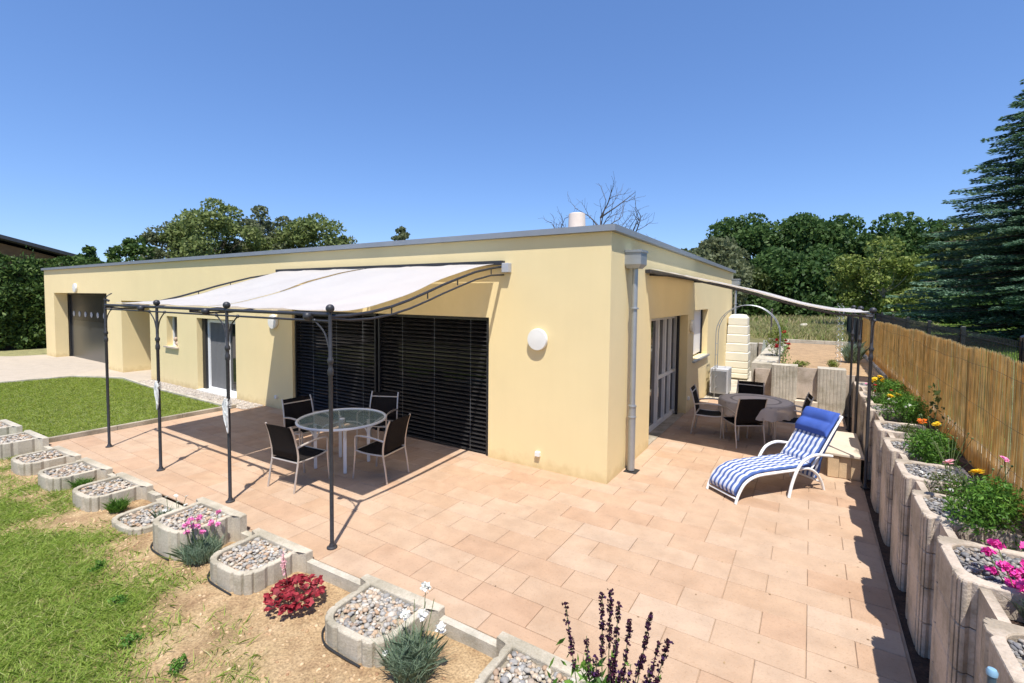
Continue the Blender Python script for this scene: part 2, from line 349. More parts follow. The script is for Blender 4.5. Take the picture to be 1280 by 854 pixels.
# near garden patch with its own relief
gx = np.arange(-14, 4.01, .09); gy = np.arange(-9.5, -3.2, .09)
V = []; A = []
for y in gy:
    for x in gx: V.append((x, y, gz(x, y))); A.append(grassiness(x, y))
nx, ny = len(gx), len(gy)
me = bpy.data.meshes.new('garden_ground'); me.from_pydata(V, [], [(j*nx+i, j*nx+i+1, (j+1)*nx+i+1, (j+1)*nx+i) for j in range(ny-1) for i in range(nx-1)])
ca = me.color_attributes.new('grassiness', 'FLOAT_COLOR', 'POINT')
ca.data.foreach_set('color', np.repeat(np.array(A)[:, None], 4, 1).astype(np.float32).ravel())
struct(_link('garden_ground', me, M['garden'], smooth=True))
# grass blades in the near garden
pts = []
n_try = 330000
X = 1.2-RNG.uniform(0, 1, n_try)**1.25*14.5; Y = -3.95 - RNG.uniform(0, 1, n_try)*2.9
for x, y in zip(X, Y):
    g = grassiness(x, y)
    if random.random() < .035 + .95*g*g*(.45+.55*(nz(x, y, 2.3, 9.)*.5+.6)) and g > .10: pts.append((x, y, gz(x, y)-.004))
P = np.array(pts); o = npmesh('lawn_grass', blades(P, .048, .0038, 2.2), 5, M['grass']); tag(o, 'tufty green lawn growing patchily over bare soil in front of the terrace', 'grass', kind='stuff')
# clods on bare soil
pts = []
for _ in range(5200):
    x, y = random.uniform(-12, 2.2), random.uniform(-6.2, -3.85)
    if grassiness(x, y) < .6: pts.append((x, y, gz(x, y)))
def pebble_mesh(name, pts, r0, r1, m, parent=None, flat=.55):
    ico = [(0,0,1),(.894,0,.447),(.276,.851,.447),(-.724,.526,.447),(-.724,-.526,.447),(.276,-.851,.447),(.724,.526,-.447),(-.276,.851,-.447),(-.894,0,-.447),(-.276,-.851,-.447),(.724,-.526,-.447),(0,0,-1)]
    F = [(0,1,2),(0,2,3),(0,3,4),(0,4,5),(0,5,1),(1,6,2),(2,7,3),(3,8,4),(4,9,5),(5,10,1),(6,7,2),(7,8,3),(8,9,4),(9,10,5),(10,6,1),(11,7,6),(11,8,7),(11,9,8),(11,10,9),(11,6,10)]
    ico = np.array(ico); V = []; FF = []
    for i, p in enumerate(pts):
        r = random.uniform(r0, r1); s = np.array([r*random.uniform(.8, 1.35), r*random.uniform(.65, 1.), r*flat*random.uniform(.7, 1.2)])
        q = ico*s*(1+RNG.uniform(-.12, .12, (12, 1)))
        a, t = random.uniform(0, 2*PI), random.uniform(-.5, .5)
        Rm = np.array(Matrix.Rotation(a, 3, 'Z') @ Matrix.Rotation(t, 3, 'X'))
        V.append(q @ Rm.T + np.array(p)); FF += [(x+12*i, y+12*i, z+12*i) for x, y, z in F]
    if not V: return None
    me = bpy.data.meshes.new(name); me.from_pydata(np.concatenate(V).tolist(), [], FF)
    o = _link(name, me, m, parent); me.polygons.foreach_set('use_smooth', [True]*len(me.polygons)); return o
M['clod'] = island('soil_clods', [(0, (.30, .17, .09)), (.5, (.44, .29, .16)), (1, (.56, .41, .25))], .98)
o = pebble_mesh('soil_crumbs', pts, .006, .022, M['clod']); tag(o, 'loose crumbs of light brown soil along the stone edging', 'soil', kind='stuff')

# terrace: slabs on a joint bed.   front edge y = -3.42+.045x
def yfront(x): return -3.44 + .045*min(0, x)
b = MB(); b.add([(-9.10,-3.84,-.012),(0,-3.44,-.012),(3.14,-3.44,-.012),(3.14,-4.6,-.012),(3.15,-4.6,-.012),(3.15,7.0,-.012),(-.5,7.0,-.012),(-.5,1,-.012),(-9.10,1,-.012)], [(0,1,2,3,4,5,6,7,8)])
struct(b.build('terrace_bed', M['joint']))
T = MB(); row = .325; y = -2.24 - 8*row; k = 0
def clipslab(x0, x1, y0, y1):
    g = .0025; x0 += g; x1 -= g; y0 += g; y1 -= g
    x0 = max(x0, -9.09); x1 = min(x1, 3.135)
    if x1-x0 < .05: return
    if x1 < 3.2 and y0 < -3.4 and x0 < 3.1:
        ya = yfront(x0); yb = yfront(x1)
        if x0 > 2.0: pass
        if y1 < max(ya, yb)+.03: return
        y0a, y0b = max(y0, ya), max(y0, yb)
    else: y0a = y0b = y0
    d = .004; z = RNG.uniform(-.0009, .0009)
    v = [(x0,y0a,-.02),(x1,y0b,-.02),(x1,y1,-.02),(x0,y1,-.02),(x0,y0a,z-d),(x1,y0b,z-d),(x1,y1,z-d),(x0,y1,z-d),(x0+d,y0a+d,z),(x1-d,y0b+d,z),(x1-d,y1-d,z),(x0+d,y1-d,z)]
    f = [(8,9,10,11)]
    for l in (0, 4):
        for i in range(4): j = (i+1) % 4; f.append((l+i, l+j, l+4+j, l+4+i))
    T.add(v, f)
k = 0; y = -2.24 - 8*row
while y < 7.0:
    off = 2.48 if k % 2 else 2.155
    x = off + 2*.65
    while x > -9.2:
        if not (x-.65 > 3.13) and not (y > .0 and x < -.0 - .01 and not (y < .4 and -7.62 < x < -2)):
            if random.random() < .12: clipslab(x-.325, x, y, y+row); clipslab(x-.65, x-.325, y, y+row)
            else: clipslab(x-.65, x, y, y+row)
        x -= .65
    y += row; k += 1
struct(T.build('terrace', M['slab']))
# near right strip of terrace that carries on beside the planters is inside the slab field

# upper lawn
b = MB(); b.add([(-9.16,-4.15,-.0),(-9.16,-.62,.0),(-13.6,-.60,.0),(-16.0,-.45,.0),(-17.6,-1.2,.0),(-17.9,-2.8,.0),(-18.6,-6.5,.0),(-16,-7.5,.0),(-12.5,-4.35,.0)], [tuple(range(9))])
struct(b.build('upper_lawn', M['lawn_base']))
poly = [(-9.18,-4.1),(-9.18,-.64),(-13.6,-.62),(-15.9,-.5),(-17.5,-1.25),(-17.8,-2.8),(-18.5,-6.4),(-16,-7.4),(-12.5,-4.3)]
def inpoly(x, y, P):
    c = False; j = len(P)-1
    for i in range(len(P)):
        if (P[i][1] > y) != (P[j][1] > y) and x < (P[j][0]-P[i][0])*(y-P[i][1])/(P[j][1]-P[i][1])+P[i][0]: c = not c
        j = i
    return c
pts = [(x, y, 0.) for x, y in zip(RNG.uniform(-18.6, -9.1, 90000), RNG.uniform(-7.4, -.6, 90000)) if inpoly(x, y, poly)]
o = npmesh('mown_grass', blades(np.array(pts), .030, .0048, 1.9), 5, M['mown']); tag(o, 'short mown green lawn between the terrace kerb and the driveway', 'grass', kind='stuff')
# driveway, path and gravel strip
b = MB(); b.add([(-17.62,-1.2,.012),(-17.92,-2.8,.012),(-18.7,-6.5,.012),(-20,-14,.012),(-34,-14,.012),(-27.4,-1.9,.012),(-25.9,-.9,.012),(-25.5,.6,.012),(-15.0,2.4,.012),(-15.0,-.44,.012),(-16.0,-.44,.012)], [tuple(range(11))])
struct(b.build('driveway', M['paving_far']))
b = MB(); b.add([(-27.4,-1.9,.006),(-34,-14,.006),(-45,-14,.006),(-45,14,.006),(-25.4,14,.006),(-25.4,.6,.006),(-25.9,-.9,.006)], [tuple(range(7))])
struct(b.build('verge', M['drygrass']))
b = MB(); b.add([(-9.1,-.60,-.0),(-9.1,0,-.0),(-15.0,0,-.0),(-15.0,-.44,-.0),(-13.6,-.60,-.0)], [tuple(range(5))]); struct(b.build('gravel_strip', M['kerb']))
pts = [(random.uniform(-14.95, -8.75), random.uniform(-.52, -.02), .008) for _ in range(5200)]
pebble_mesh('strip_pebbles', [p for p in pts if p[1] > -.47 or p[0] > -13.5], .012, .03, M['strip_gravel']); tag(bpy.data.objects['strip_pebbles'], 'beige gravel strip along the foot of the yellow front wall', 'gravel', kind='stuff')
def kerb(name, pts, w, z0, z1, m):
    K = MB()
    for (xa, ya), (xb, yb) in zip(pts[:-1], pts[1:]):
        L = math.hypot(xb-xa, yb-ya); n = max(1, round(L/1.)); ux, uy = (xb-xa)/L, (yb-ya)/L
        for i in range(n):
            s0, s1 = L*i/n+.004, L*(i+1)/n-.004; px, py = -uy*w/2, ux*w/2; d = .006
            q = [(xa+ux*s0, ya+uy*s0), (xa+ux*s1, ya+uy*s1)]
            v = []
            for zz, kk in ((z0, 1), (z1-d, 1), (z1, 1-2*d/w)):
                v += [(q[0][0]-px*kk, q[0][1]-py*kk, zz), (q[1][0]-px*kk, q[1][1]-py*kk, zz), (q[1][0]+px*kk, q[1][1]+py*kk, zz), (q[0][0]+px*kk, q[0][1]+py*kk, zz)]
            f = [(8,9,10,11)]
            for l in (0, 4):
                for a in range(4): c = (a+1) % 4; f.append((l+a, l+c, l+4+c, l+4+a))
            K.add(v, f)
    o = K.build(name, m); o['kind'] = 'structure'; return o
kerb('kerb', [(-9.14,-3.95),(-9.14,-.50)], .08, -.05, .085, M['kerb'])
kerb('lawn_kerb', [(-9.2,-.60),(-13.6,-.58),(-16.0,-.42),(-17.62,-1.2),(-17.92,-2.8),(-18.6,-6.5)], .07, -.05, .045, M['concrete_pale'])

# raised ground at the right and behind
sheet('neighbour_lawn', [(4.12,-60),(4.12,300),(400,300),(400,-60)], 1.08, M['lawn_far'])
sheet('meadow', [(-300,16.95),(4.12,16.95),(4.12,300),(-300,300)], 1.0, M['meadow_ground'])
b = MB(); b.box(-300, 4.119, 16.96, 17.0, -.2, .99); struct(b.build('terrain_step', M['soil']))
sheet('back_yard', [(-.6,7.0),(3.6,7.0),(3.6,17),(-.6,17)], -.008, M['concrete_pale'])
# dug seed bed
b = MB(); b.add([(1.75,7.3,.93),(3.98,7.3,.93),(3.98,16.75,.90),(1.4,16.75,.90)], [(0,1,2,3)]); struct(b.build('seed_bed_soil', M['seedbed']))
b = MB(); b.box(1.22, 3.98, 7.31, 16.74, -.1, .89); struct(b.build('raised_earth', M['soil']))
kerb('bed_kerb', [(.9,16.85),(3.95,16.85)], .12, .7, 1.04, M['concrete_pale'])

def scatter(n, x0, x1, y0, y1, z, f=None):
    P = np.stack([RNG.uniform(x0, x1, n), RNG.uniform(y0, y1, n), np.full(n, z)], 1); return P if f is None else P[[f(*p) for p in P]]
P1 = scatter(26000, -6, 4.1, 17.1, 30, 1.); P2 = scatter(16000, -14, 9, 30, 55, 1.)
o = npmesh('meadow_grass', np.concatenate([blades(P1, .26, .011, .8), blades(P2, .40, .03, .6)]), 5, M['meadow']); tag(o, 'tall dry meadow grass beyond the seed bed', 'grass', kind='stuff')
P1 = np.concatenate([scatter(34000, 4.5, 14, -1, 22, 1.08), scatter(26000, 4.5, 20, 22, 50, 1.08)])
o = npmesh('neighbour_grass', blades(P1, .09, .016, .6), 5, M['grass']); tag(o, 'sunlit green lawn beyond the reed fence', 'grass', kind='stuff')

# ------------------------------------------------------------------ HOUSE
H = 3.65
house = empty('bungalow', (0,0,0), 0, 'long single storey flat roofed house with pale yellow plaster walls and grey metal roof edge', 'house')
W = MB()
XL = -25.4; YB = 12.32; th = .42
ops = [(-24.2,-18.55,0,2.7),(-17.3,-15.1,0,2.46),(-13.95,-13.27,1.14,2.04),(-12.1,-10.06,0,2.04),(-7.62,-2.11,0,2.36)]
x = XL
for a, c, z0, z1 in ops:
    W.box(x, a, 0, th, -.1, H); W.box(a, c, 0, th, z1, H)
    if z0 > 0: W.box(a, c, 0, th, -.1, z0)
    x = c
W.box(x, 0, 0, th, -.1, H)
for y0, y1, z0, z1, seg in [(th, 2.07, None, None, 1), (2.07, 5.08, 0, 2.34, 0), (5.08, 5.75, None, None, 1), (5.75, 7.6, 1.18, 2.43, 0), (7.6, YB, None, None, 1)]:
    if seg: W.box(-th, 0, y0, y1, -.1, H)
    else:
        W.box(-th, 0, y0, y1, z1, H)
        if z0 > 0: W.box(-th, 0, y0, y1, -.1, z0)
W.box(XL, -th, YB-th, YB, -.1, H); W.box(XL, XL+th, th, YB-th, -.1, H)
# garage and porch recess walls
W.box(-17.5, -17.3, th, 2.6, -.1, 2.6); W.box(-15.1, -14.9, th, 2.6, -.1, 2.6); W.box(-17.3, -15.1, 2.4, 2.6, -.1, 2.6); W.box(-17.5, -14.9, th, 2.6, 2.46+.001, 2.6)
W.build('wall', M['plaster'], house)
rf = MB(); rf.box(XL+.05, -.05, .05, YB-.05, 3.42, 3.5); rf.build('roof', M['roof'], house)
cp = MB(); o_ = .075
for x0, x1, y0, y1 in [(XL-o_, o_, -o_, .25), (-.25, o_, .25, YB+o_), (XL-o_, -.25, YB-.25, YB+o_), (XL-o_, XL+.25, .25, YB-.25)]: cp.box(x0, x1, y0, y1, H+.003, H+.092)
cop = cp.build('roof_edge', M['coping'], house)
ch = MB(); ch.lathe([(.20,0),(.20,.25),(.23,.28),(.225,.45),(.195,1.28),(.15,1.30),(.15,1.0)], 28, (-2.38,4.0,3.42)); ch.build('chimney', M['chimney'], house, True)
# garage door
g = empty('garage_door', (0,0,0)); g.parent = house
def part(b, name, m, parent, sm=False): return b.build(name, m, parent, sm)
bpy.data.objects.remove(g)
b = MB(); b.box(-24.2, -18.55, .50, .54, 0, 1.56); gd = part(b, 'garage_door', M['garage'], house)
b = MB(); b.box(-24.2, -18.55, .495, .54, 1.563, 2.7); part(b, 'door_band', M['garage_top'], gd)
for i in range(8):
    b = MB(); b.lathe([(.11,0),(.11,-.012),(.085,-.018),(.001,-.018)], 20, (-23.72+.66*i,.492,1.84), 'y'); part(b, 'porthole', M['gas_grey'], gd, True)
b = MB(); b.box(-24.2, -24.12, .44, .49, 0, 2.7); b.box(-24.12, -18.63, .44, .49, 2.64, 2.7); b.box(-18.63, -18.55, .44, .49, 0, 2.7); part(b, 'door_frame', M['anthracite'], gd)
# front door in the porch, dark
b = MB(); b.box(-16.5, -15.4, 2.34, 2.398, 0, 2.15); fd = part(b, 'front_door', M['anthracite'], house)
b = MB(); b.tube([(-15.55,2.3,.9),(-15.55,2.3,1.5)], .015); part(b, 'handle', M['zinc'], fd, True)
b = MB(); b.box(-15.13, -15.098, .55, .95, 1.6, 2.25); part(b, 'letter_box', M['wood_brown'], house)
# small window
b = MB(); b.box(-13.95, -13.27, .20, .25, 1.14, 2.04); wd = part(b, 'window', M['darkglass'], house)
b = MB(); b.box(-13.95, -13.92, .16, .199, 1.14, 2.04); b.box(-13.40, -13.27, .16, .199, 1.14, 2.04); b.box(-13.92, -13.40, .16, .199, 1.14, 1.17); b.box(-13.92, -13.40, .16, .199, 2.01, 2.04); part(b, 'frame', M['pvc'], wd)
b = MB(); b.box(-14.03, -13.19, -.07, .24, 1.10, 1.138); part(b, 'sill', M['concrete_warm'], wd)
# terrace door of the left room
b = MB(); b.box(-12.1, -10.06, .26, .31, 0, 2.04); dr = part(b, 'patio_door', M['darkglass'], house)
b = MB(); b.box(-12.1, -11.93, .14, .20, 0, 2.04); part(b, 'blind_rail', M['anthracite'], dr)
fr = MB()
for x0, x1, z0, z1 in [(-11.93,-11.84,0,2.0),(-10.98,-10.82,0,2.0),(-10.14,-10.06,0,2.0),(-11.84,-10.98,0,.10),(-10.82,-10.14,0,.10),(-11.84,-10.98,1.92,2.0),(-10.82,-10.14,1.92,2.0)]: fr.box(x0, x1, .205, .258, z0, z1)
part(fr, 'frame', M['pvc'], dr)
b = MB()
for i in range(26):
    x0 = -11.84+.033*i; b.box(x0, x0+.030, .238+.012*(i % 2), .256, .10, 1.92)
part(b, 'curtain', M['curtain'], dr)
b = MB(); b.box(-12.1, -10.06, -.05, .204, -.02, .035); part(b, 'threshold', M['offwhite'], dr)
# big window behind the venetian blinds
b = MB(); b.box(-7.62, -2.11, .30, .34, 0, 2.36); bw = part(b, 'picture_window', M['darkglass'], house)
b = MB()
for x0, x1 in [(-7.62,-7.55),(-4.92,-4.80),(-2.18,-2.11)]: b.box(x0, x1, .22, .298, .06, 2.30)
for z0, z1 in [(0,.06),(2.30,2.36)]: b.box(-7.62, -2.11, .22, .298, z0, z1)
part(b, 'frame', M['anthracite'], bw)
for x0, x1 in [(-7.58,-4.90),(-4.82,-2.15)]:
    s = MB(); n = 31
    for i in range(n):
        z = .05+i*.0735; a = R(34); w = .040
        dy, dz = w*math.cos(a), w*math.sin(a)
        s.add([(x0,.10-dy,z-dz),(x1,.10-dy,z-dz),(x1,.10+dy,z+dz),(x0,.10+dy,z+dz),(x0,.10-dy-.001,z-dz+.003),(x1,.10-dy-.001,z-dz+.003),(x1,.10,z+.012),(x0,.10,z+.012),(x1,.10+dy,z+dz+.003),(x0,.10+dy,z+dz+.003)],
              [(0,1,2,3),(4,5,6,7),(7,6,8,9),(0,1,5,4),(3,2,8,9)])
    bl = s.build('venetian_blind', M['blindslat'], house)
    r = MB(); r.box(x0, x1, .055, .145, 2.31, 2.355); r.build('head_rail', M['anthracite'], bl)
    for xx in (x0, x1-.035): r = MB(); r.box(xx, xx+.035, .04, .16, 0, 2.31); r.build('guide_rail', M['anthracite'], bl)
    c_ = MB()
    for q in (.25, .55, .86): xx = x0+(x1-x0)*q; c_.tube([(xx,.045,.05),(xx,.045,2.31)], .002, 5)
    c_.build('ladder_cord', M['zinc'], bl)
# right hand sliding door (side wall)
b = MB(); b.box(-.34, -.30, 2.07, 5.08, 0, 2.34); sd = part(b, 'sliding_door', M['darkglass'], house)
fr = MB()
ys = [(2.07,2.17),(3.45,3.53),(4.02,4.08),(4.48,4.54),(4.98,5.08)]
for y0, y1 in ys: fr.box(-.30, -.24, y0, y1, .0, 2.34)
for (a0, a1), (b0, b1) in zip(ys[:-1], ys[1:]):
    fr.box(-.30, -.24, a1, b0, 0, .09); fr.box(-.30, -.24, a1, b0, 2.26, 2.34)
    if a1 > 3: fr.box(-.30, -.245, a1, b0, 1.0, 1.06)
part(fr, 'frame', M['offwhite'], sd)
b = MB(); b.box(-.20, -.14, 4.84, 4.90, 0, 2.34); part(b, 'blind_rail', M['anthracite'], sd)
b = MB(); b.box(-.34, -.02, 2.07, 5.08, -.011, .015); part(b, 'threshold', M['kerb'], sd)
# side window
b = MB(); b.box(-.26, -.22, 5.75, 7.6, 1.18, 2.43); sw = part(b, 'window', M['darkglass'], house)
b = MB(); b.box(-.218, -.18, 5.75, 7.52, 1.24, 2.41); part(b, 'shutter', M['pvc'], sw)
b = MB(); b.box(-.2, -.14, 7.53, 7.58, 1.18, 2.43); part(b, 'guide_rail', M['anthracite'], sw)
b = MB(); b.box(-.17, .06, 5.68, 7.68, 1.135, 1.178); part(b, 'sill', M['zinc'], sw)
# downpipes with hoppers
def downpipe(y, full=True):
    p = MB(); p.tube([(.12,y,.02),(.12,y,1.02),(.12,y,1.05)], .055, 14)
    d = p.build('downpipe', M['zinc'], house, True)
    p = MB(); p.tube([(.12,y,1.05),(.12,y,3.17)], .043, 14); p.build('upper_pipe', M['zinc'], d, True)
    for z in (1.03, .86, 2.55): p = MB(); p.lathe([(.062,-.012),(.066,0),(.062,.012)], 16, (.12,y,z)); p.build('pipe_collar', M['zinc'], d, True)
    p = MB(); s0, s1 = .10, .17
    p.add([(.02,y-.11,3.16),(.20,y-.11,3.16),(.20,y+.11,3.16),(.02,y+.11,3.16),(.0,y-.15,3.22),(.25,y-.15,3.22),(.25,y+.15,3.22),(.0,y+.15,3.22),(.0,y-.15,3.42),(.25,y-.15,3.42),(.25,y+.15,3.42),(.0,y+.15,3.42)],
          [(3,2,1,0),(0,1,5,4),(1,2,6,5),(2,3,7,6),(3,0,4,7),(4,5,9,8),(5,6,10,9),(6,7,11,10),(7,4,8,11),(8,9,10,11)])
    p.box(-.0, .265, y-.165, y-.15, 3.40, 3.435); p.box(.25, .265, y-.15, y+.15, 3.40, 3.435); p.box(0, .265, y+.15, y+.165, 3.40, 3.435)
    p.build('hopper', M['zinc'], d)
    p = MB(); p.box(.03, .23, y-.10, y+.12, .001, .006); p.build('gully', M['membrane'], d)
downpipe(.72); downpipe(12.1)
# wall lights, sockets
for (x, y, z, ax, r) in [(-1.16,0,2.05,'y',.17),(-8.32,0,2.07,'y',.17),(-21.56,0,2.9,'y',.17),(0,5.4,2.05,'x',.15)]:
    s = -1 if ax == 'y' else 1
    b = MB(); b.lathe([(r*.92,0),(r,s*.015),(r,s*.055),(r*.965,s*.068),(r*.5,s*.074),(.002,s*.076)], 28, (x,y,z), ax); b.build('wall_lamp', M['offwhite'], house, True)
for x, z in [(-1.14,.24),(-8.26,.28)]:
    b = MB(); b.cbox(x, -.02, z-.04, .08, .05, .08, .008); b.build('socket', M['offwhite'], house)
b = MB(); b.cbox(.02, 5.25, .30, .05, .08, .08, .008); b.build('socket', M['offwhite'], house)
# awning crank box beside the rail
b = MB(); b.cbox(-1.74, -.05, 3.10, .13, .09, .15, .006); b.build('control_box', M['gas_grey'], house)
# ornament on the little sill
b = MB(); b.ball((-13.5,.12,1.23), .085, 10, 1.); b.ball((-13.52,.06,1.36), .06, 10, 1.1); b.ball((-13.40,.1,1.20), .06, 8, .8)
tag(b.build('ornament', M['ornament'], None, True), 'small brown clay animal figure sitting on the sill of the small window', 'ornament')

# ------------------------------------------------------------------ CHAIRS
def make_chair(label):
    t = empty('garden_chair', (0,0,0), 0, label, 'chair')
    r = .0135
    for s in (-1, 1):
        y = .265*s
        b = MB(); b.tube(smooth([(-.31,y,.0),(-.275,y,.22),(-.24,y,.42),(-.25,y,.58),(-.30,y*.97,.80),(-.345,y*.95,.92)], 5), r, 8); b.build('rear_leg', M['champagne'], t, True)
        b = MB(); b.tube(smooth([(.30,y,.0),(.275,y,.25),(.262,y,.45),(.262,y,.60),(.235,y*1.02,.640),(.16,y*1.03,.652)], 5), r, 8); b.build('front_leg', M['champagne'], t, True)
        b = MB(); b.tube(smooth([(.17,y*1.03,.652),(.0,y*1.04,.650),(-.15,y*1.03,.632),(-.262,y,.61)], 4), .0155, 8); b.build('armrest', M['champagne'], t, True)
        b = MB(); b.tube(smooth([(-.245,y,.405),(-.1,y,.40),(.1,y,.405),(.265,y,.43)], 4), .012, 8); b.build('seat_rail', M['champagne'], t, True)
    for xx, zz in ((.258,.425),(-.245,.395),(-.312,.835)): b = MB(); b.tube([(xx,-.262,zz),(xx,.262,zz)], .011); b.build('crossbar', M['champagne'], t, True)
    def sling(prof, w, name):
        v = []; f = []; n = len(prof)
        for (x, z, k) in prof:
            for i in range(7):
                u = -1+2*i/6; v.append((x+.0, w*u, z - k*(1-u*u)))
        for off in (0,):
            for i in range(n-1):
                for j in range(6): a = i*7+j; f.append((a, a+1, a+8, a+7))
        b = MB(); b.add(v, f); o = b.build(name, M['black_sling'], t, True)
        md = o.modifiers.new('s', 'SOLIDIFY'); md.thickness = .008; return o
    sling([(.262,.432,0),(.18,.418,.012),(.05,.405,.022),(-.1,.402,.022),(-.225,.408,.008)], .252, 'seat')
    sling([(-.238,.44,0),(-.242,.54,.0),(-.268,.66,0),(-.305,.80,.0),(-.345,.905,-.006),(-.352,.90,-.006)], .245, 'backrest')
    return t
G1 = 'chairs around the round glass table'; G2 = 'chairs around the table with the cloth'
def face(dx, dy): return math.atan2(dy, dx)
base = make_chair('black garden chair with its back to the camera at the glass table')
base['group'] = G1; base.location = (-3.74,-2.40,0); base.rotation_euler = (0,0,face(-.10,.99))
dup(base, (-2.98,-1.56,0), face(-.98,-.17), 'black garden chair seen side on at the right of the glass table')
dup(base, (-4.10,-.62,0), face(.42,-.90), 'black garden chair behind the glass table standing against the venetian blinds')
dup(base, (-4.82,-1.55,0), face(.97,-.10), 'black garden chair at the far left of the glass table beyond the pole')
c = dup(base, (1.40,3.32,0), face(-.57,.82), 'black garden chair with its back to the camera in front of the cloth covered table'); c['group'] = G2
c = dup(base, (.76,3.68,0), face(1,.04), 'black garden chair next to the sliding door, left of the cloth covered table'); c['group'] = G2
c = dup(base, (1.36,4.72,0), face(.0,-1), 'black garden chair behind the cloth covered table, only its back showing'); c['group'] = G2
c = dup(base, (2.14,4.0,0), face(-.98,-.15), 'black garden chair right of the cloth covered table behind the blue head cushion'); c['group'] = G2
bpy.context.view_layer.update()

# ------------------------------------------------------------------ TABLES
t = empty('round_table', (-3.82,-1.60,0), R(-33), 'round greenish glass table with a white metal rim and four white legs under the pergola', 'table')
RT = .665
b = MB(); b.tube([(RT*math.cos(2*PI*i/64), RT*math.sin(2*PI*i/64), .745) for i in range(64)], .019, 10, True); b.build('rim', M['white'], t, True)
b = MB(); b.lathe([(.001,.738),(RT-.012,.738),(RT-.012,.746),(.001,.746)], 64); b.build('glass_top', M['tableglass'], t)
for i in range(4):
    a = PI/2*i; ca, sa = math.cos(a), math.sin(a); l = MB()
    q = .40
    l.add([], [])
    w = .026
    for zz0, zz1 in ((0, .70),):
        l.cbox(q*ca, q*sa, zz0, .045, .045, zz1, .008)
    l.build('leg', M['white'], t)
    l = MB(); l.tube(smooth([(q*ca,q*sa,.42),((q+.02)*ca,(q+.02)*sa,.52),((q+.10)*ca,(q+.10)*sa,.64),((q+.25)*ca,(q+.25)*sa,.728)], 5), .012); l.tube(smooth([(q*ca,q*sa,.42),((q-.04)*ca,(q-.04)*sa,.54),((q-.15)*ca,(q-.15)*sa,.66),((.06)*ca,(.06)*sa,.70)], 5), .012); l.build('brace', M['white'], t, True)
# parasol sleeve in the middle
b = MB(); b.lathe([(.035,.69),(.04,.70),(.04,.75),(.03,.755)], 16); b.build('centre_ring', M['white'], t, True)

t = empty('round_table', (1.56,3.84,0), R(12), 'round garden table hidden under a grey lace cloth, next to the sliding door', 'table')
b = MB(); b.lathe([(.001,.715),(.62,.715),(.635,.73),(.62,.745),(.001,.745)], 48); b.build('tabletop', M['champagne'], t, True)
for i in range(4):
    a = PI/4+PI/2*i; l = MB(); l.tube([(.44*math.cos(a),.44*math.sin(a),0),(.42*math.cos(a),.42*math.sin(a),.715)], .022, 10); l.build('leg', M['champagne'], t, True)
v = []; f = []; n = 96; rings = [.001,.12,.24,.36,.48,.58,.632,.655]
for ri, r in enumerate(rings):
    for k in range(n):
        a = 2*PI*k/n; v.append((r*math.cos(a), r*math.sin(a), .750 if r < .6 else .748-.006*(r > .64)))
for d in (.05,.12,.19,.245):
    for k in range(n):
        a = 2*PI*k/n; rr = .66 + .022*math.sin(a*11+.5)*(d/.24) + .018*math.sin(a*5+1)*(d/.24) + .01
        v.append((rr*math.cos(a), rr*math.sin(a), .745-d-(.012*math.sin(a*22) if d > .24 else 0)))
for i in range(len(rings)+3):
    for k in range(n): l = (k+1) % n; f.append((i*n+k, i*n+l, i*n+n+l, i*n+n+k))
b = MB(); b.add(v, f); o = b.build('tablecloth', M['lace'], None, True, (1.56,3.84,0)); tag(o, 'grey patterned lace cloth hanging over the round table by the sliding door', 'tablecloth')

# ------------------------------------------------------------------ LOUNGER  (local +x from foot to head)
lg = empty('sun_lounger', (1.46,.485,0), math.atan2(.777,.63), 'white framed sun lounger with reclined back standing alone on the sunny terrace', 'sun lounger')
for s in (-1, 1):
    y = .265*s
    b = MB(); b.tube(smooth([(0,y,0),(.045,y,.12),(.15,y,.26),(.34,y,.335),(.66,y,.345),(1.0,y,.345),(1.25,y,.345),(1.42,y,.26),(1.53,y,.12),(1.58,y,0)], 6), .019, 10); b.build('side_rail', M['white'], lg, True)
    y2 = .315*s
    b = MB(); b.tube(smooth([(.86,y2*1.02,0),(.92,y2,.19),(1.01,y2*1.01,.38),(1.13,y2*1.03,.50),(1.31,y2*1.03,.545),(1.48,y2,.525),(1.66,y2*.97,.49)], 6), .021, 10); b.build('armrest', M['white'], lg, True)
    y3 = .262*s
    b = MB(); b.tube([(1.33,y3,.34),(1.53,y3,.57),(1.71,y3,.81),(1.89,y3,1.03)], .016, 8); b.build('back_frame', M['white'], lg, True)
b = MB()
for x, z in [(.02,.06),(.5,.34),(1.3,.34),(1.52,.12),(1.89,1.03),(1.10,.345)]: b = MB(); b.tube([(x,-.265,z),(x,.265,z)], .013); b.build('cross_tube', M['white'], lg, True)
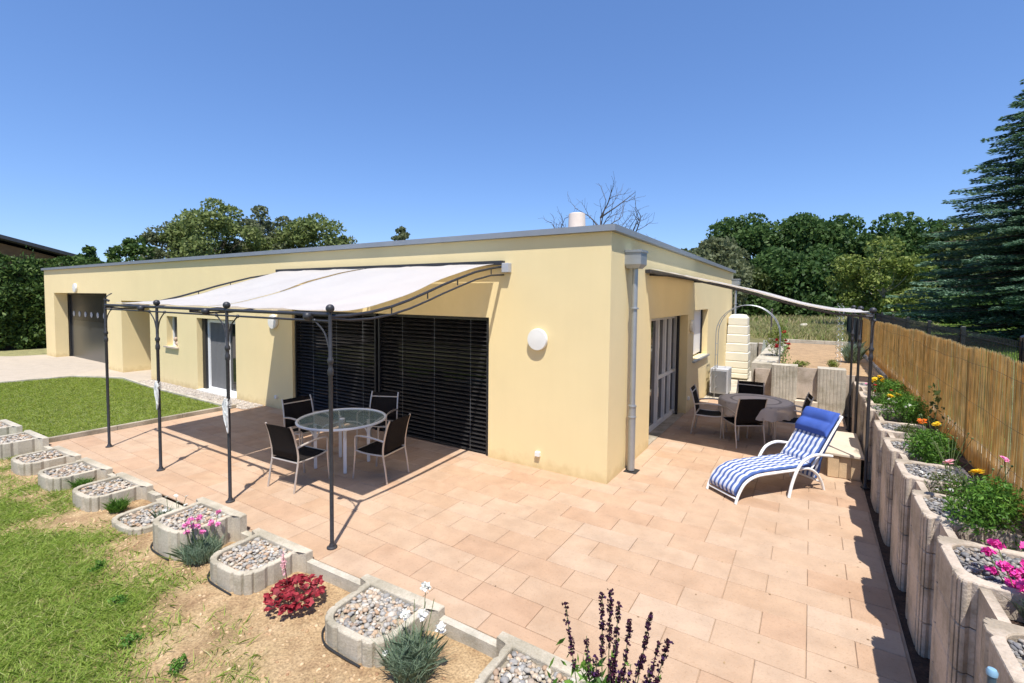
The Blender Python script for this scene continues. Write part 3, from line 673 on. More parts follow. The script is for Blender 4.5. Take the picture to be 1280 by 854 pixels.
def pad(prof, hw, name, m, thick, parent, ribs=9, uvs=True, loc=None):
    """quilted cushion swept along profile (x,z)"""
    P = smooth([(x, 0, z) for x, z in prof], 8); nP = len(P); nu = 33; v = []; f = []
    D = [0]
    for i in range(1, nP): D.append(D[-1]+(P[i]-P[i-1]).length)
    L = D[-1]; UV = []
    for side in (1, 0):
        for i in range(nP):
            tdir = (P[min(i+1, nP-1)]-P[max(i-1, 0)]).normalized(); nrm = Vector((-tdir.z, 0, tdir.x))
            q = abs(math.sin(PI*ribs*D[i]/L))**.6
            endt = min(1, D[i]/.04, (L-D[i])/.04); endt = max(.15, endt)
            for j in range(nu):
                u = -1+2*j/(nu-1); edge = max(0., 1-abs(u)**8)**.5
                tuft = .93+.07*abs(math.sin(PI*3*(u+1)/2))
                h = thick*(.55+.45*q*tuft)*edge*endt if side else .004*edge
                p = P[i]+nrm*h; v.append((p.x, hw*u, p.z)); UV.append(((u+1)/2, D[i]/L))
    o2 = nP*nu
    for i in range(nP-1):
        for j in range(nu-1):
            a = i*nu+j; f.append((a, a+1, a+nu+1, a+nu)); f.append((o2+a, o2+a+nu, o2+a+nu+1, o2+a+1))
    for i in range(nP-1):
        for j in (0, nu-1): a = i*nu+j; f.append((a, a+nu, o2+a+nu, o2+a))
    for j in range(nu-1):
        for i in (0, nP-1): a = i*nu+j; f.append((a, a+1, o2+a+1, o2+a))
    me = bpy.data.meshes.new(name); me.from_pydata(v, [], f); uvl = me.uv_layers.new(name='UVMap')
    for lp in me.loops: uvl.data[lp.index].uv = UV[lp.vertex_index]
    bm = bmesh.new(); bm.from_mesh(me); bmesh.ops.recalc_face_normals(bm, faces=bm.faces); bm.to_mesh(me); bm.free()
    o = _link(name, me, m, parent); me.polygons.foreach_set('use_smooth', [True]*len(me.polygons)); return o
cu = empty('lounger_cushion', (1.46,.485,0), math.atan2(.777,.63), 'blue and white striped quilted cushion lying on the white lounger', 'cushion')
pad([(.02,.10),(.06,.19),(.17,.30),(.36,.360),(.66,.368),(1.0,.368),(1.28,.365),(1.35,.38)], .255, 'seat_pad', M['stripes'], .042, cu, 9)
pad([(1.33,.40),(1.42,.47),(1.53,.60),(1.71,.835),(1.86,1.02)], .25, 'back_pad', M['stripes'], .042, cu, 6)
pad([(1.93,1.0),(1.80,.78),(1.64,.56),(1.56,.42),(1.53,.27),(1.47,.16)][::-1], .235, 'hanging_flap', M['stripes'], .02, cu, 5)
hp = pad([(1.60,.755),(1.66,.83),(1.72,.895),(1.80,1.0),(1.86,1.075)], .255, 'head_cushion', M['bluefabric'], .095, None, 2)
hp.location = (1.46,.485,0); hp.rotation_euler = (0,0,math.atan2(.777,.63)); tag(hp, 'plain bright blue head cushion strapped to the top of the lounger back', 'cushion')

# ------------------------------------------------------------------ PERGOLA AWNINGS
prof1 = [(0,3.17),(-.35,3.15),(-.75,3.075),(-1.18,2.955),(-1.5,2.86),(-1.8,2.76),(-2.13,2.655),(-2.43,2.575),(-2.75,2.515),(-3.05,2.485),(-3.29,2.48)]
def post_mesh(root, x, y, h, ball=True, m=None, dirs=((1,0),(-1,0))):
    m = m or M['iron']
    b = MB(); b.lathe([(.055,0),(.055,.012),(.035,.022),(.026,.05),(.021,.06),(.021,1.85),(.03,1.87),(.03,1.92),(.022,1.94),(.022,1.98),(.032,2.0),(.032,2.03),(.02,2.05),(.019,h)], 14, (x,y,0)); p = b.build('post', m, root, True)
    if ball:
        b = MB(); b.ball((x,y,h+.045), .045); b.build('finial', m, p, True)
    for dx, dy in dirs:
        b = MB(); b.tube(smooth([(x,y,2.05),(x+dx*.03,y+dy*.03,2.16),(x+dx*.10,y+dy*.10,2.31),(x+dx*.26,y+dy*.26,2.43)], 5), .009, 6); b.ball((x+dx*.26,y+dy*.26,2.43), .022); b.build('brace', m, p, True)
    return p
pg = empty('pergola', (0,0,0), 0, 'dark wrought iron wall pergola with four slim posts over the glass table', 'pergola')
PX = [-7.94,-5.92,-3.90,-1.83]
for i, x in enumerate(PX):
    d = [(1,0),(-1,0)]
    if i == 0: d = [(1,0)]
    if i == 3: d = [(-1,0)]
    p = post_mesh(pg, x, -3.29, 2.52, ball=i > 0, dirs=d)
    if i == 0:
        b = MB(); b.tube(smooth([(x,-3.29,2.52),(x,-3.29,2.60),(x+.06,-3.27,2.66),(x+.02,-3.2,2.70)], 4), .010, 6); b.tube([(x-.02,-3.29,2.60),(x+.05,-3.25,2.57)], .02, 6); b.build('hook', M['iron'], p, True)
b = MB(); b.tube([(PX[0]+.03,-3.29,2.50),(PX[3],-3.29,2.50)], .021, 10); b.tube([(PX[0],-3.29,2.43),(PX[3],-3.29,2.43)], .012, 8)
b.build('front_beam', M['iron'], pg, True)
for x in (-6.35,-4.35,-2.15):
    b = MB(); b.ball((x,-3.335,2.475), .048); b.build('knuckle', M['iron'], pg, True)
b = MB(); b.box(-8.08, -1.80, -.10, -.004, 3.225, 3.29); b.build('wall_rail', M['iron'], pg)
for x in (PX[0], -4.89, PX[3]):
    b = MB(); b.tube([(x,y,z) for y, z in [(-.02,3.2)]+prof1[1:]], .018, 8); b.tube([(x,y,z-(.085+.02*math.sin(PI*i/10))*(1-(i/10)**4)-.018) for i, (y, z) in enumerate(prof1)], .014, 8)
    for i in range(1, 9, 2): y, z = prof1[i]; b.tube([(x,y,z),(x,y,z-.09)], .009, 6)
    b.build('rafter', M['iron'], pg, True)
def canvas(name, xa, xb, n, prof, f_pt, label, group=None, dropa=0., xa2=None, xb2=None):
    v = []; f = []; m = len(prof)
    for i, (s, z) in enumerate(prof):
        for j in range(n+1):
            u = j/n; sag = -.035*math.sin(PI*u)*math.sin(PI*i/(m-1)) + .005*math.sin(u*19+i*.7) + .006*nz(u*3, s*1.2, 1.6, xa) + (.006 if min(abs(u-.33), abs(u-.67)) < .02 else 0)
            w_ = i/(m-1); A = xa+((xa2 if xa2 is not None else xa)-xa)*w_; B = xb+((xb2 if xb2 is not None else xb)-xb)*w_
            sag -= dropa*(1-u)*math.sin(PI*min(1, w_*1.25))
            v.append(f_pt(A+(B-A)*u, s, z+sag))
    for i in range(m-1):
        for j in range(n): a = i*(n+1)+j; f.append((a, a+1, a+n+2, a+n+1))
    b = MB(); b.add(v, f); o = b.build(name, M['canvas'], None, True)
    md = o.modifiers.new('s', 'SOLIDIFY'); md.thickness = .005; md.offset = 1
    return tag(o, label, 'awning', group)
pc = [(p.x, p.y) for p in smooth([(a, z, 0) for a, z in [(-.11,3.235)]+[(y, z+.045) for y, z in prof1[1:-1]]+[(-3.15,2.535)]], 3)]
canvas('awning_cloth', -7.92, -5.03, 48, pc, lambda x, s, z: (x, s, z), 'left one of the two white canvas sheets over the pergola, nearer the garage', 'white canvas sheets over the pergola', dropa=.11, xb2=-4.90)
canvas('awning_cloth', -4.80, -1.95, 48, pc, lambda x, s, z: (x, s, z), 'right one of the two white canvas sheets over the pergola, nearer the house corner', 'white canvas sheets over the pergola', xa2=-4.885)
# side pergola
prof2 = [(0,3.12),(.35,3.10),(.75,3.02),(1.37,2.87),(1.75,2.76),(2.12,2.655),(2.48,2.56),(2.68,2.515),(2.90,2.49),(3.16,2.48)]
p2 = empty('side_pergola', (0,0,0), 0, 'dark iron wall pergola between the side wall and the reed fence with three posts', 'pergola')
for y in (1.96,3.95,5.60): post_mesh(p2, 3.165, y, 2.52, dirs=((0,1),(0,-1)))
b = MB(); b.tube([(3.165,1.9,2.50),(3.165,5.66,2.50)], .02, 10); b.tube([(3.165,1.96,2.43),(3.165,5.6,2.43)], .012, 8); b.build('front_beam', M['iron'], p2, True)
for y in (1.90,5.58):
    b = MB(); b.tube([(x,y,z) for x, z in prof2], .017, 8); b.build('rafter', M['iron'], p2, True)
b = MB(); b.box(.004, .09, 1.62, 5.62, 3.14, 3.20); b.build('wall_rail', M['iron'], p2)
pc2 = [(p.x, p.y) for p in smooth([(a, z, 0) for a, z in [(.10,3.21)]+[(x, z+.05) for x, z in prof2[1:-1]]+[(3.10,2.545)]], 3)]
canvas('awning_cloth', 1.66, 5.55, 24, pc2, lambda y, s, z: (s, y, z), 'white canvas sheet sloping from the side wall towards the reed fence')
# ropes tied to the posts
def rope(x, y, z, label):
    b = MB(); 
    for k in range(5):
        a = random.uniform(-.02, .05)*(-1)**k; l = [.44,.36,.30,.22,.16][k]; s = random.uniform(-.06, .06)
        b.tube(smooth([(x-.02+a*.3,y-.03,z),(x+a-.04,y-.035,z-l*.5),(x+s,y-.03+a*.2,z-l),(x+a+.03,y-.035,z-l*.5),(x+.02+s*.3,y-.03,z)], 4), .0085, 5)
    b.tube([(x+.032*math.cos(q*.9),y+.032*math.sin(q*.9),z-.02-.0035*q) for q in range(34)], .0065, 5)
    return tag(b.build('rope', M['rope'], None, True), label, 'rope', 'coils of rope tied to the pergola posts')
rope(-5.92,-3.29,1.38, 'coil of white rope hanging on the second pergola post from the left'); rope(-3.90,-3.29,1.36, 'coil of white rope hanging on the third pergola post from the left')
# ------------------------------------------------------------------ PLANTING STONES
def stone_outline(bw, tw, D, t=.10, n=30, groove=.012, e=.60, rk=.45):
    """outer outline of a planting stone; back on y=0, nose towards -y"""
    pts = [(-tw/2, 0), (-tw/2, -t*.8), (-bw/2-.012, -t)]
    r = D*rk; body = []
    yb = -D + r
    m = 46
    for i in range(m+1):
        a = PI+PI*i/m; c_, s_ = math.cos(a), math.sin(a)
        px = (bw/2)*math.copysign(abs(c_)**e, c_); py = yb + r*math.copysign(abs(s_)**e, s_)
        body.append((px, py))
    full = [(-bw/2, -t-.01)] + [(-bw/2, -t-(abs(yb)-t)*k/6) for k in range(1, 6)] + body + [(bw/2, -t-(abs(yb)-t)*k/6) for k in range(5, 0, -1)] + [(bw/2, -t-.01)]
    for i, (px, py) in enumerate(full):
        if i % 6 == 3 and 0 < i < len(full)-1:
            q = math.hypot(px, py+D*.4); full[i] = (px*(1-groove/q*1.6), (py+D*.4)*(1-groove/q*1.6)-D*.4)
    return pts + full + [(bw/2+.012, -t), (tw/2, -t*.8), (tw/2, 0)]
def stone(name, bw, tw, D, z0, z1, parent, m, flip=1, e=.60, rk=.45):
    out = stone_outline(bw, tw, D, e=e, rk=rk); n = len(out); cx, cy = 0, -D*.45; inn = []
    wl = .062; hx = bw/2-wl; y0, y1 = -D+wl, -wl*1.15; r = hx*.5
    for px, py in out:
        dx, dy = px-cx, py-cy; L = math.hypot(dx, dy); dx /= L; dy /= L; lo, hi = 0, L
        for _ in range(18):
            mid = (lo+hi)/2; qx, qy = cx+dx*mid, cy+dy*mid
            ok = abs(qx) < hx and qy < y1 and qy > y0
            if ok and qy < y0+r*1.2 and abs(qx) > hx-r: ok = math.hypot((abs(qx)-(hx-r))/r, (qy-(y0+r*1.2))/(r*1.2)) < 1
            lo, hi = (mid, hi) if ok else (lo, mid)
        inn.append((cx+dx*lo, cy+dy*lo))
    inn[1] = tuple((inn[0][q]*.5+inn[2][q]*.5) for q in (0,1)); inn[-2] = tuple((inn[-1][q]*.5+inn[-3][q]*.5) for q in (0,1))
    a0 = math.atan2(inn[0][0]-cx, inn[0][1]-cy)
    d = .008; v = []; f = []
    def sh(p, k): return (p[0]+(cx-p[0])*k, p[1]+(cy-p[1])*k)
    lay = [[(p[0], p[1], z0) for p in out], [(p[0], p[1], z1-d) for p in out], [(*sh(p, .012), z1) for p in out], [(*sh(p, -.015), z1) for p in inn], [(p[0], p[1], z1-d) for p in inn], [(p[0], p[1], z0) for p in inn]]
    for l in lay: v += [(flip*x, y, z) for x, y, z in l]
    for l in range(5):
        for i in range(n): j = (i+1) % n; f.append((l*n+i, l*n+j, l*n+n+j, l*n+n+i))
    for i in range(n): j = (i+1) % n; f.append((5*n+i, 5*n+j, j, i))
    b = MB(); b.add(v, f); return b.build(name, m, parent), inn
def fill(inn, z, parent, n, r0=.014, r1=.034, name='gravel', m=None):
    xs = [p[0] for p in inn]; ys = [p[1] for p in inn]; pts = []
    while len(pts) < n:
        x, y = random.uniform(min(xs), max(xs)), random.uniform(min(ys), max(ys))
        if inpoly(x, y, inn): pts.append((x, y, z+random.uniform(-.012, .014)))
    g = pebble_mesh(name, pts, r0, r1, m or M['gravel'], parent); g['kind'] = 'stuff'
    b = MB(); b.add([(x, y, z-.015) for x, y in inn], [tuple(range(len(inn)))]); b.build('fill_bed', M['kerb'], parent)
STN = [  # x centre, top z, label
 (.93, .10, 'grey planting stone full of pebbles at the bottom edge of the photo, behind the salvia'),
 (-.57, .09, 'grey planting stone between the red leaved plant and the tall white carnation'),
 (-2.26, .10, 'grey planting stone full of pebbles between the pink carnations and the red leaved plant'),
 (-3.40, .20, 'tallest planting stone of the front row, standing left of the pink carnations'),
 (-4.42, -.03, 'lowest planting stone, sunk in the soil beside the small white flowers'),
 (-5.57, .09, 'planting stone directly left of the sunken one, green tuft at its right'),
 (-6.80, .09, 'grey planting stone full of pebbles opposite the first pergola post'),
 (-7.93, .09, 'grey planting stone whose back touches the corner of the terrace kerb and lawn'),
 (-9.30, .16, 'pale planting stone just beyond the corner of the upper lawn'),
 (-10.6, .18, 'pale planting stone second from the left edge of the photo'),
 (-11.9, .22, 'pale planting stone at the left edge of the photo, farthest of its row')]
PROT = {}
for i, (x, zt, lb) in enumerate(STN):
    yb = yfront(x)-.02 if x < 0 else -3.46
    t = empty('planting_stone', (x, yb, 0), R(2.5) if x < 0 else 0, lb, 'planting stone', 'planting stones along the front of the terrace')
    o, inn = stone('shell', .72, .92, .66, -.22, zt, t, M['concrete'] if i < 8 else M['concrete_pale'])
    fill(inn, zt-.035, t, 380 if i < 4 else 240)
# edging slabs between the stones
xs = [2.6]+[s[0] for s in STN]
for i in range(len(xs)-1):
    xa, xb = xs[i]-.44, xs[i+1]+.44
    if xa-xb < .04: continue
    ym = (xa+xb)/2; b = MB(); h = .012 if i < 9 else .05
    y0, y1 = yfront(xb)-.06, yfront(xa)-.06
    b.add([(xb+.005,y0-.035,-.2),(xa-.005,y1-.035,-.2),(xa-.005,y1+.035,-.2),(xb+.005,y0+.035,-.2),(xb+.005,y0-.035,h),(xa-.005,y1-.035,h),(xa-.005,y1+.035,h),(xb+.005,y0+.035,h)], [(3,2,1,0),(4,5,6,7),(0,1,5,4),(1,2,6,5),(2,3,7,6),(3,0,4,7)])
    o = b.build('edging_slab', M['concrete_pale']); tag(o, kind='structure')
for i, lb in ((1,'thin black strip in the soil round the stone left of the white carnation'),(2,'thin black strip in the soil round the stone left of the red leaved plant'),(3,'thin black strip in the soil under the tallest front stone')):
    x = STN[i][0]; yb = yfront(x); b = MB()
    b.tube(smooth([(x-.385,yb-.42,-.085),(x-.36,yb-.58,-.08),(x-.21,yb-.685,-.08),(x,yb-.70,-.08),(x+.22,yb-.69,-.085)], 6), .008, 5)
    tag(b.build('edging_strip', M['membrane'], None, True), lb, 'edging strip')

# right hand stacks (nose towards -x); local frame: rotate so that -y -> -x
RS = [(-4.4,1.13),(-3.5,1.10),(-2.47,1.085),(-1.50,1.075),(-.53,1.07),(.43,1.06),(1.40,1.06),(2.75,1.05),(3.95,1.05),(5.15,1.05)]
rl = ['stone block stack nearest the camera beyond the bottom right corner', 'stack of ridged stone blocks at the bottom right corner beside the magenta flowers', 'stack of stone blocks between the magenta flowers and the big yellow flowered bush', 'stack of stone blocks between the big yellow flowered bush and the white flowered one',
 'stack of stone blocks at the near end of the orange flowered bush', 'stack of stone blocks straight right of the iron post foot', 'stack of stone blocks just behind the nearest iron post of the side pergola', 'stack of stone blocks beside the stone steps', 'stack of stone blocks behind the second iron post of the side pergola', 'farthest stack of stone blocks in the row under the reed fence']
ROT_R = R(-90)
for i, (y, zt) in enumerate(RS):
    t = empty('stone_stack', (3.74, y, 0), ROT_R, rl[i], 'stone planter', 'stacks of stone blocks along the reed fence')
    hh = (zt+.03)/4; inn = None
    for k in range(4):
        z0 = -.03+hh*k+.009; o, inn = stone('stone_block', .64, .66, .54, z0, -.03+hh*(k+1), t, M['concrete_warm'], e=.34, rk=.16)
    fill(inn, zt-.028, t, 520 if i < 5 else 160, .009 if i < 5 else .014, .022 if i < 5 else .028, m=M['gravel_dark'])
for i in range(len(RS)-1):
    ya, yb = RS[i][0]+.33, RS[i+1][0]-.33; zt = RS[i+1][1]-.015
    b = MB(); b.box(3.29, 3.34, ya-.006, yb+.006, -.1, zt); o = b.build('infill_panel', M['concrete_warm']); o['kind'] = 'structure'
b = MB(); b.box(3.345, 3.97, -5, 7.2, .0, .93); struct(b.build('planter_soil', M['dark_soil']))
b = MB(); b.box(3.14, 3.31, -5.5, 7.0, -.10, -.015); struct(b.build('drain_gap', M['dark_soil']))
# concrete wall carrying the reed fence
b = MB(); 
for k in range(12): b.box(4.0, 4.1, -5.4+1.9*k+.006, -5.4+1.9*(k+1)-.006, -.1, 1.10)
tag(b.build('concrete_wall', M['concrete_pale']), 'low grey concrete panel wall at the foot of the reed fence', 'wall')
# reed fence
rv = []
yy = -5.0
ytop = 0
V = []; Fc = []
while yy < 14.0:
    yy += random.uniform(.0031, .0049) * (1 if yy < 6 else 1.6)
    r = random.uniform(.0028, .0046) * (1 if yy < 6 else 1.5); x = 3.955+random.uniform(-.007, .007)
    top = 2.20 + .035*nz(yy, 0, 1.1, 2.) + .02*nz(yy, 0, 5., 3.) + random.uniform(-.02, .01) - (.04 if yy > 8 else 0); bot = .945+.02*nz(yy, 0, 2., 6)+random.uniform(-.03, .02)
    o = len(V); lx, ly = random.uniform(-.006, .006), random.uniform(-.012, .012); tw = random.uniform(-.35, .35)
    for z, k in ((bot, 0), (bot+(top-bot)*.5, .5), (top, 1)):
        bx = x+lx*k+.004*math.sin(k*3+yy*9); by = yy+ly*k
        for q in (-1., -.35, .35, 1.): V.append((bx-r*.35*(1-q*q)+.25*tw*q*r, by+r*q, z))
    for l in (0, 4):
        for i in range(3): Fc.append((o+l+i, o+l+i+1, o+l+5+i, o+l+4+i))
me = bpy.data.meshes.new('reed'); me.from_pydata(V, [], Fc)
rf_ = empty('reed_fence', (0,0,0), 0, 'golden brown reed screen running along the right side of the terrace', 'fence')
_link('reed_canes', me, M['reed'], rf_)
b = MB()
for z in (1.22,1.62,2.02): b.tube([(3.94+.004*math.sin(y*7),y,z+.02*math.sin(y*1.3+z*7)+.008*math.sin(y*5+z)) for y in np.arange(-5, 14, .3)], .002, 4)
b.build('binding_wire', M['wood_brown'], rf_)
b = MB()
for y in np.arange(-4.2, 14.2, 2.5): b.tube([(3.985,y,1.0),(3.985,y,2.18)], .02, 8)
b.build('fence_stakes', M['anthracite'], rf_)
# mesh fence behind
mf = empty('wire_fence', (0,0,0), 0, 'anthracite double wire fence just behind the reed screen', 'fence')
b = MB()
for y in np.arange(-4, 15, .05*1.0):
    b.tube([(4.4,y,1.1),(4.4,y,2.27+0*y)], .0032, 4)
b.build('upright_wires', M['anthracite'], mf)
b = MB()
for z in np.arange(1.2, 2.26, .2): b.tube([(4.405,-4,z),(4.405,15,z)], .005, 4)
b.build('cross_wires', M['anthracite'], mf)
for y in (-1.5,1.0,3.5,6.0,8.5,11.,13.5):
    b = MB(); b.cbox(4.43, y, 1.0, .05, .07, 1.32, .006); b.build('fence_post', M['anthracite'], mf)
b = MB(); b.cbox(4.47, .98, 2.02, .12, .16, .32, .02); tag(b.build('meter_box', M['anthracite']), 'dark box fixed on a post of the wire fence at the right edge', 'box')
# privacy mesh beyond the reed
b = MB(); b.box(3.98, 3.99, 14.05, 22.0, 1.0, 2.0); o = b.build('privacy_screen', M['screen']); tag(o, 'dark green privacy mesh fence beyond the end of the reed screen', 'fence')
for y in (14.0,16.6,19.3,22.0):
    b2 = MB(); b2.cbox(3.95, y, .9, .06, .06, 1.15, .006); b2.build('fence_post', M['anthracite'], o)
kerb('fence_kerb', [(3.93,7.3),(3.93,16.7)], .07, .7, .99, M['concrete_pale'])

# back row of stacks, facing the camera
def fluted(name, x0, x1, y0, y1, z0, z1, parent, m, k=8):
    pts = []; n = k*4; w = x1-x0
    for i in range(n+1):
        u = i/n; g = .008 if i % 4 == 2 and 0 < i < n else 0; e = .03*max(0, 1-min(u, 1-u)/.10)**2
        pts.append((x0+w*u, y0+g+e))
    pts += [(x1, y1), (x0, y1)]; N_ = len(pts); b = MB()
    b.add([(x, y, z0) for x, y in pts]+[(x, y, z1) for x, y in pts], [tuple(range(N_))[::-1], tuple(range(N_, 2*N_))]+[(i, (i+1) % N_, N_+(i+1) % N_, N_+i) for i in range(N_)])
    return b.build(name, m, parent)
BS = [(1.64,2.19,6.85,1.10,'left one of the two fluted pale block stacks facing the cloth covered table'),(2.60,3.16,6.85,1.09,'right one of the two fluted pale block stacks, behind the iron posts')]
for x0, x1, y, zt, lb in BS:
    t = empty('fluted_stack', (0,0,0), 0, lb, 'stone planter', 'fluted stacks of the rear retaining wall')
    for k in range(4): h = (zt+.02)/4; fluted('stone_block', x0, x1, y, y+.45, -.02+h*k+.004, -.02+h*(k+1), t, M['concrete_pale'])
b = MB(); b.box(2.19, 2.62, 7.0, 7.05, .31, 1.06); tag(b.build('wall_panel', M['concrete_warm']), 'smooth beige panel set between the two fluted block stacks', 'panel')
b = MB(); b.box(2.16, 2.62, 6.75, 7.0, -.01, .28); tag(b.build('bench_block', M['stepslab']), 'low pale slab step at the foot of the smooth panel', 'step')
b = MB(); b.box(1.25, 3.36, 7.25, 7.3, -.1, .93); struct(b.build('retaining_wall', M['concrete_warm']))
# left edging of the seed bed, stepping back
for k in range(9):
    y0 = 7.35+1.02*k; b = MB(); b.cbox(1.42, y0+.4, -.05, .55, .8, 1.12, .02); o = b.build('edge_stone', M['concrete_pale'])
    tag(o, 'pale stone block edging the left side of the seed bed', 'stone', 'stone blocks edging the left side of the seed bed')
# far retaining wall at the end of the yard
for k, (x0, x1) in enumerate([(.10,.72),(.76,1.12)]):
    t = empty('fluted_stack', (0,0,0), 0, ['wide pale fluted wall at the yard end beside the ribbed tank', 'narrow beige wall piece at the yard end by the leaning board'][k], 'stone planter')
    for j in range(4): fluted('stone_block', x0, x1, 13.6+.15*k, 14.1+.15*k, .26*j+.003, .26*(j+1), t, M['concrete_pale'] if k == 0 else M['concrete_warm'])
b = MB(); b.box(-.6, 1.3, 14.3, 14.4, -.1, 1.0); b.box(-.6, 1.3, 14.4, 16.96, .9, .995); struct(b.build('upper_terrain', M['meadow_ground']))
# leaning board
b = MB(); b.add([(.99,11.0,.0),(1.11,11.0,.0),(1.11,13.2,1.1),(.99,13.2,1.1),(.99,11.0,.26),(1.11,11.0,.26),(1.11,12.95,1.24),(.99,12.95,1.24)], [(0,1,2,3),(7,6,5,4),(0,4,5,1),(1,5,6,2),(2,6,7,3),(3,7,4,0)])
tag(b.build('leaning_board', M['board']), 'weathered dark board leaning diagonally against the seed bed edging', 'board')
# ribbed tank
b = MB(); pf = [(.30,0)]
zz = 0.05
for k, h in enumerate([.17,.17,.24,.30,.30,.30,.30,.28]):
    w = .50 - .022*max(0, k-3)
    pf += [(w-.03, zz), (w, zz+.02), (w, zz+h-.03), (w-.03, zz+h-.005)]; zz += h
pf += [(.30, zz+.08), (.02, zz+.1)]
v = []; 
b.lathe(pf, 4, (0,0,0)); 
t = b.build('rain_tank', M['tank'], None, False, (.34,11.4,0)); t.rotation_euler = (0,0,R(45)); tag(t, 'tall cream ribbed plastic water tank at the far end of the side wall', 'tank')
# grey unit
t = empty('heat_pump', (.34,7.85,0), 0, 'grey box shaped heat pump unit against the side wall below the window', 'heat pump')
b = MB(); b.cbox(0, 0, .10, .46, .62, .70, .02); cs = b.build('casing', M['gas_grey'], t)
b = MB()
for k in range(18): b.box(-.19, .19, -.325, -.312, .16+.033*k, .172+.033*k)
b.build('louvre_grille', M['zinc'], t)
for s in (-1, 1): b = MB(); b.box(-.2, .2, s*.25-.03, s*.25+.03, 0, .10); b.build('foot', M['anthracite'], t)
# rose arch
t = empty('rose_arch', (0,0,0), 0, 'thin grey metal rose arch standing between the side wall and the seed bed', 'arch')
for y in (7.2, 7.6):
    b = MB(); pts = [(.28,y,0),(.28,y,1.2),(.28,y,1.75)]+[(1.03-.75*math.cos(a), y, 1.78+.78*math.sin(a)) for a in np.linspace(.1, PI-.1, 18)]+[(1.78,y,1.75),(1.78,y,1.0),(1.78,y,0)]
    b.tube(pts, .010, 6); b.build('hoop', M['zinc'], t, True)
b = MB()
for z in np.arange(.3, 1.8, .3):
    for x in (.28, 1.78): b.tube([(x,7.2,z),(x,7.6,z)], .008, 5)
for a in np.linspace(.3, PI-.3, 8): x, z = 1.03-.75*math.cos(a), 1.78+.78*math.sin(a); b.tube([(x,7.2,z),(x,7.6,z)], .008, 5)
b.build('rungs', M['zinc'], t)
# garden post in the meadow
b = MB(); b.tube([(.95,17.4,1.0),(.95,17.4,2.25)], .035, 8); b.ball((.95,17.4,2.27), .05)
tag(b.build('wooden_post', M['deadwood'], None, True), 'thin dark post standing in the meadow behind the rose arch', 'post')
pebble_mesh('field_stone', [(2.0,27.,1.12)], .4, .42, M['concrete_pale']); tag(bpy.data.objects['field_stone'], 'pale boulder lying in the meadow grass', 'boulder')
# spiral plant stakes
for k, (x, y) in enumerate([(3.05,9.2),(3.16,9.6)]):
    b = MB(); b.tube([(x+.035*math.cos(q*.62), y+.035*math.sin(q*.62), .9+.0145*q) for q in range(120)], .006, 5)
    tag(b.build('spiral_stake', M['zinc'], None, True), ['left one of two twisted metal plant stakes behind the iron posts', 'right one of two twisted metal plant stakes behind the iron posts'][k], 'plant stake', 'twisted metal plant stakes')
# stone steps beside the lounger
t = empty('stone_steps', (0,0,0), 0, 'small beige stone step block with a pale top slab between the lounger and the planters', 'step')
b = MB()
for k, (x0, x1) in enumerate([(2.72,2.86),(2.865,3.01),(3.015,3.13)]): b.cbox((x0+x1)/2, 2.40+.02*k, .0, x1-x0, .42, .335, .012)
b.build('riser_blocks', M['sand'], t)
b = MB(); b.cbox(2.92, 2.92, .338, .50, 1.50, .05, .012); b.build('top_slab', M['stepslab'], t)
b = MB(); b.box(2.74, 3.10, 2.63, 3.85, 0, .335); b.build('core', M['concrete_pale'], t)
# blue capped pipe
b = MB(); b.tube([(3.06,-3.98,0),(3.06,-3.98,1.27)], .014, 14); t = b.build('standpipe', M['bluepipe'], None, True); tag(t, 'dark blue pipe with a pale blue cap at the bottom right corner', 'pipe')
b = MB(); b.lathe([(.017,1.268),(.018,1.282),(.013,1.292),(.003,1.295)], 14, (3.06,-3.98,0)); b.build('cap', M['bluecap'], t, True)

# ------------------------------------------------------------------ PLANTS
def bush(name, loc, rx, rz, n, size, m, label, cat='plant', shape=.6, stems=10, stem_m=None, group=None, up=.4, lump=7):
    t = empty(name, loc, random.uniform(0, 6), label, cat, group)
    C = rdir(lump*3, .5)[:lump]*np.array([rx*.55, rx*.55, rz*.5])+np.array([0, 0, rz*.5]); C[:, 2] = np.abs(C[:, 2])
    k = RNG.integers(0, lump, n); d = rdir(n); rad = RNG.uniform(.25, 1, (n, 1))**.5
    P = C[k] + d*rad*np.array([rx*.5, rx*.5, rz*.45]); P = P[P[:, 2] > 0]
    npmesh('foliage', leaves(P, size, .30, up), 4, m, t)
    b = MB()
    for i in range(stems):
        q = C[i % lump]; b.tube([(0, 0, -.02), (q[0]*.5, q[1]*.5, q[2]*.6), tuple(q)], .004, 4)
    b.build('stems', stem_m or M['stem'], t); return t
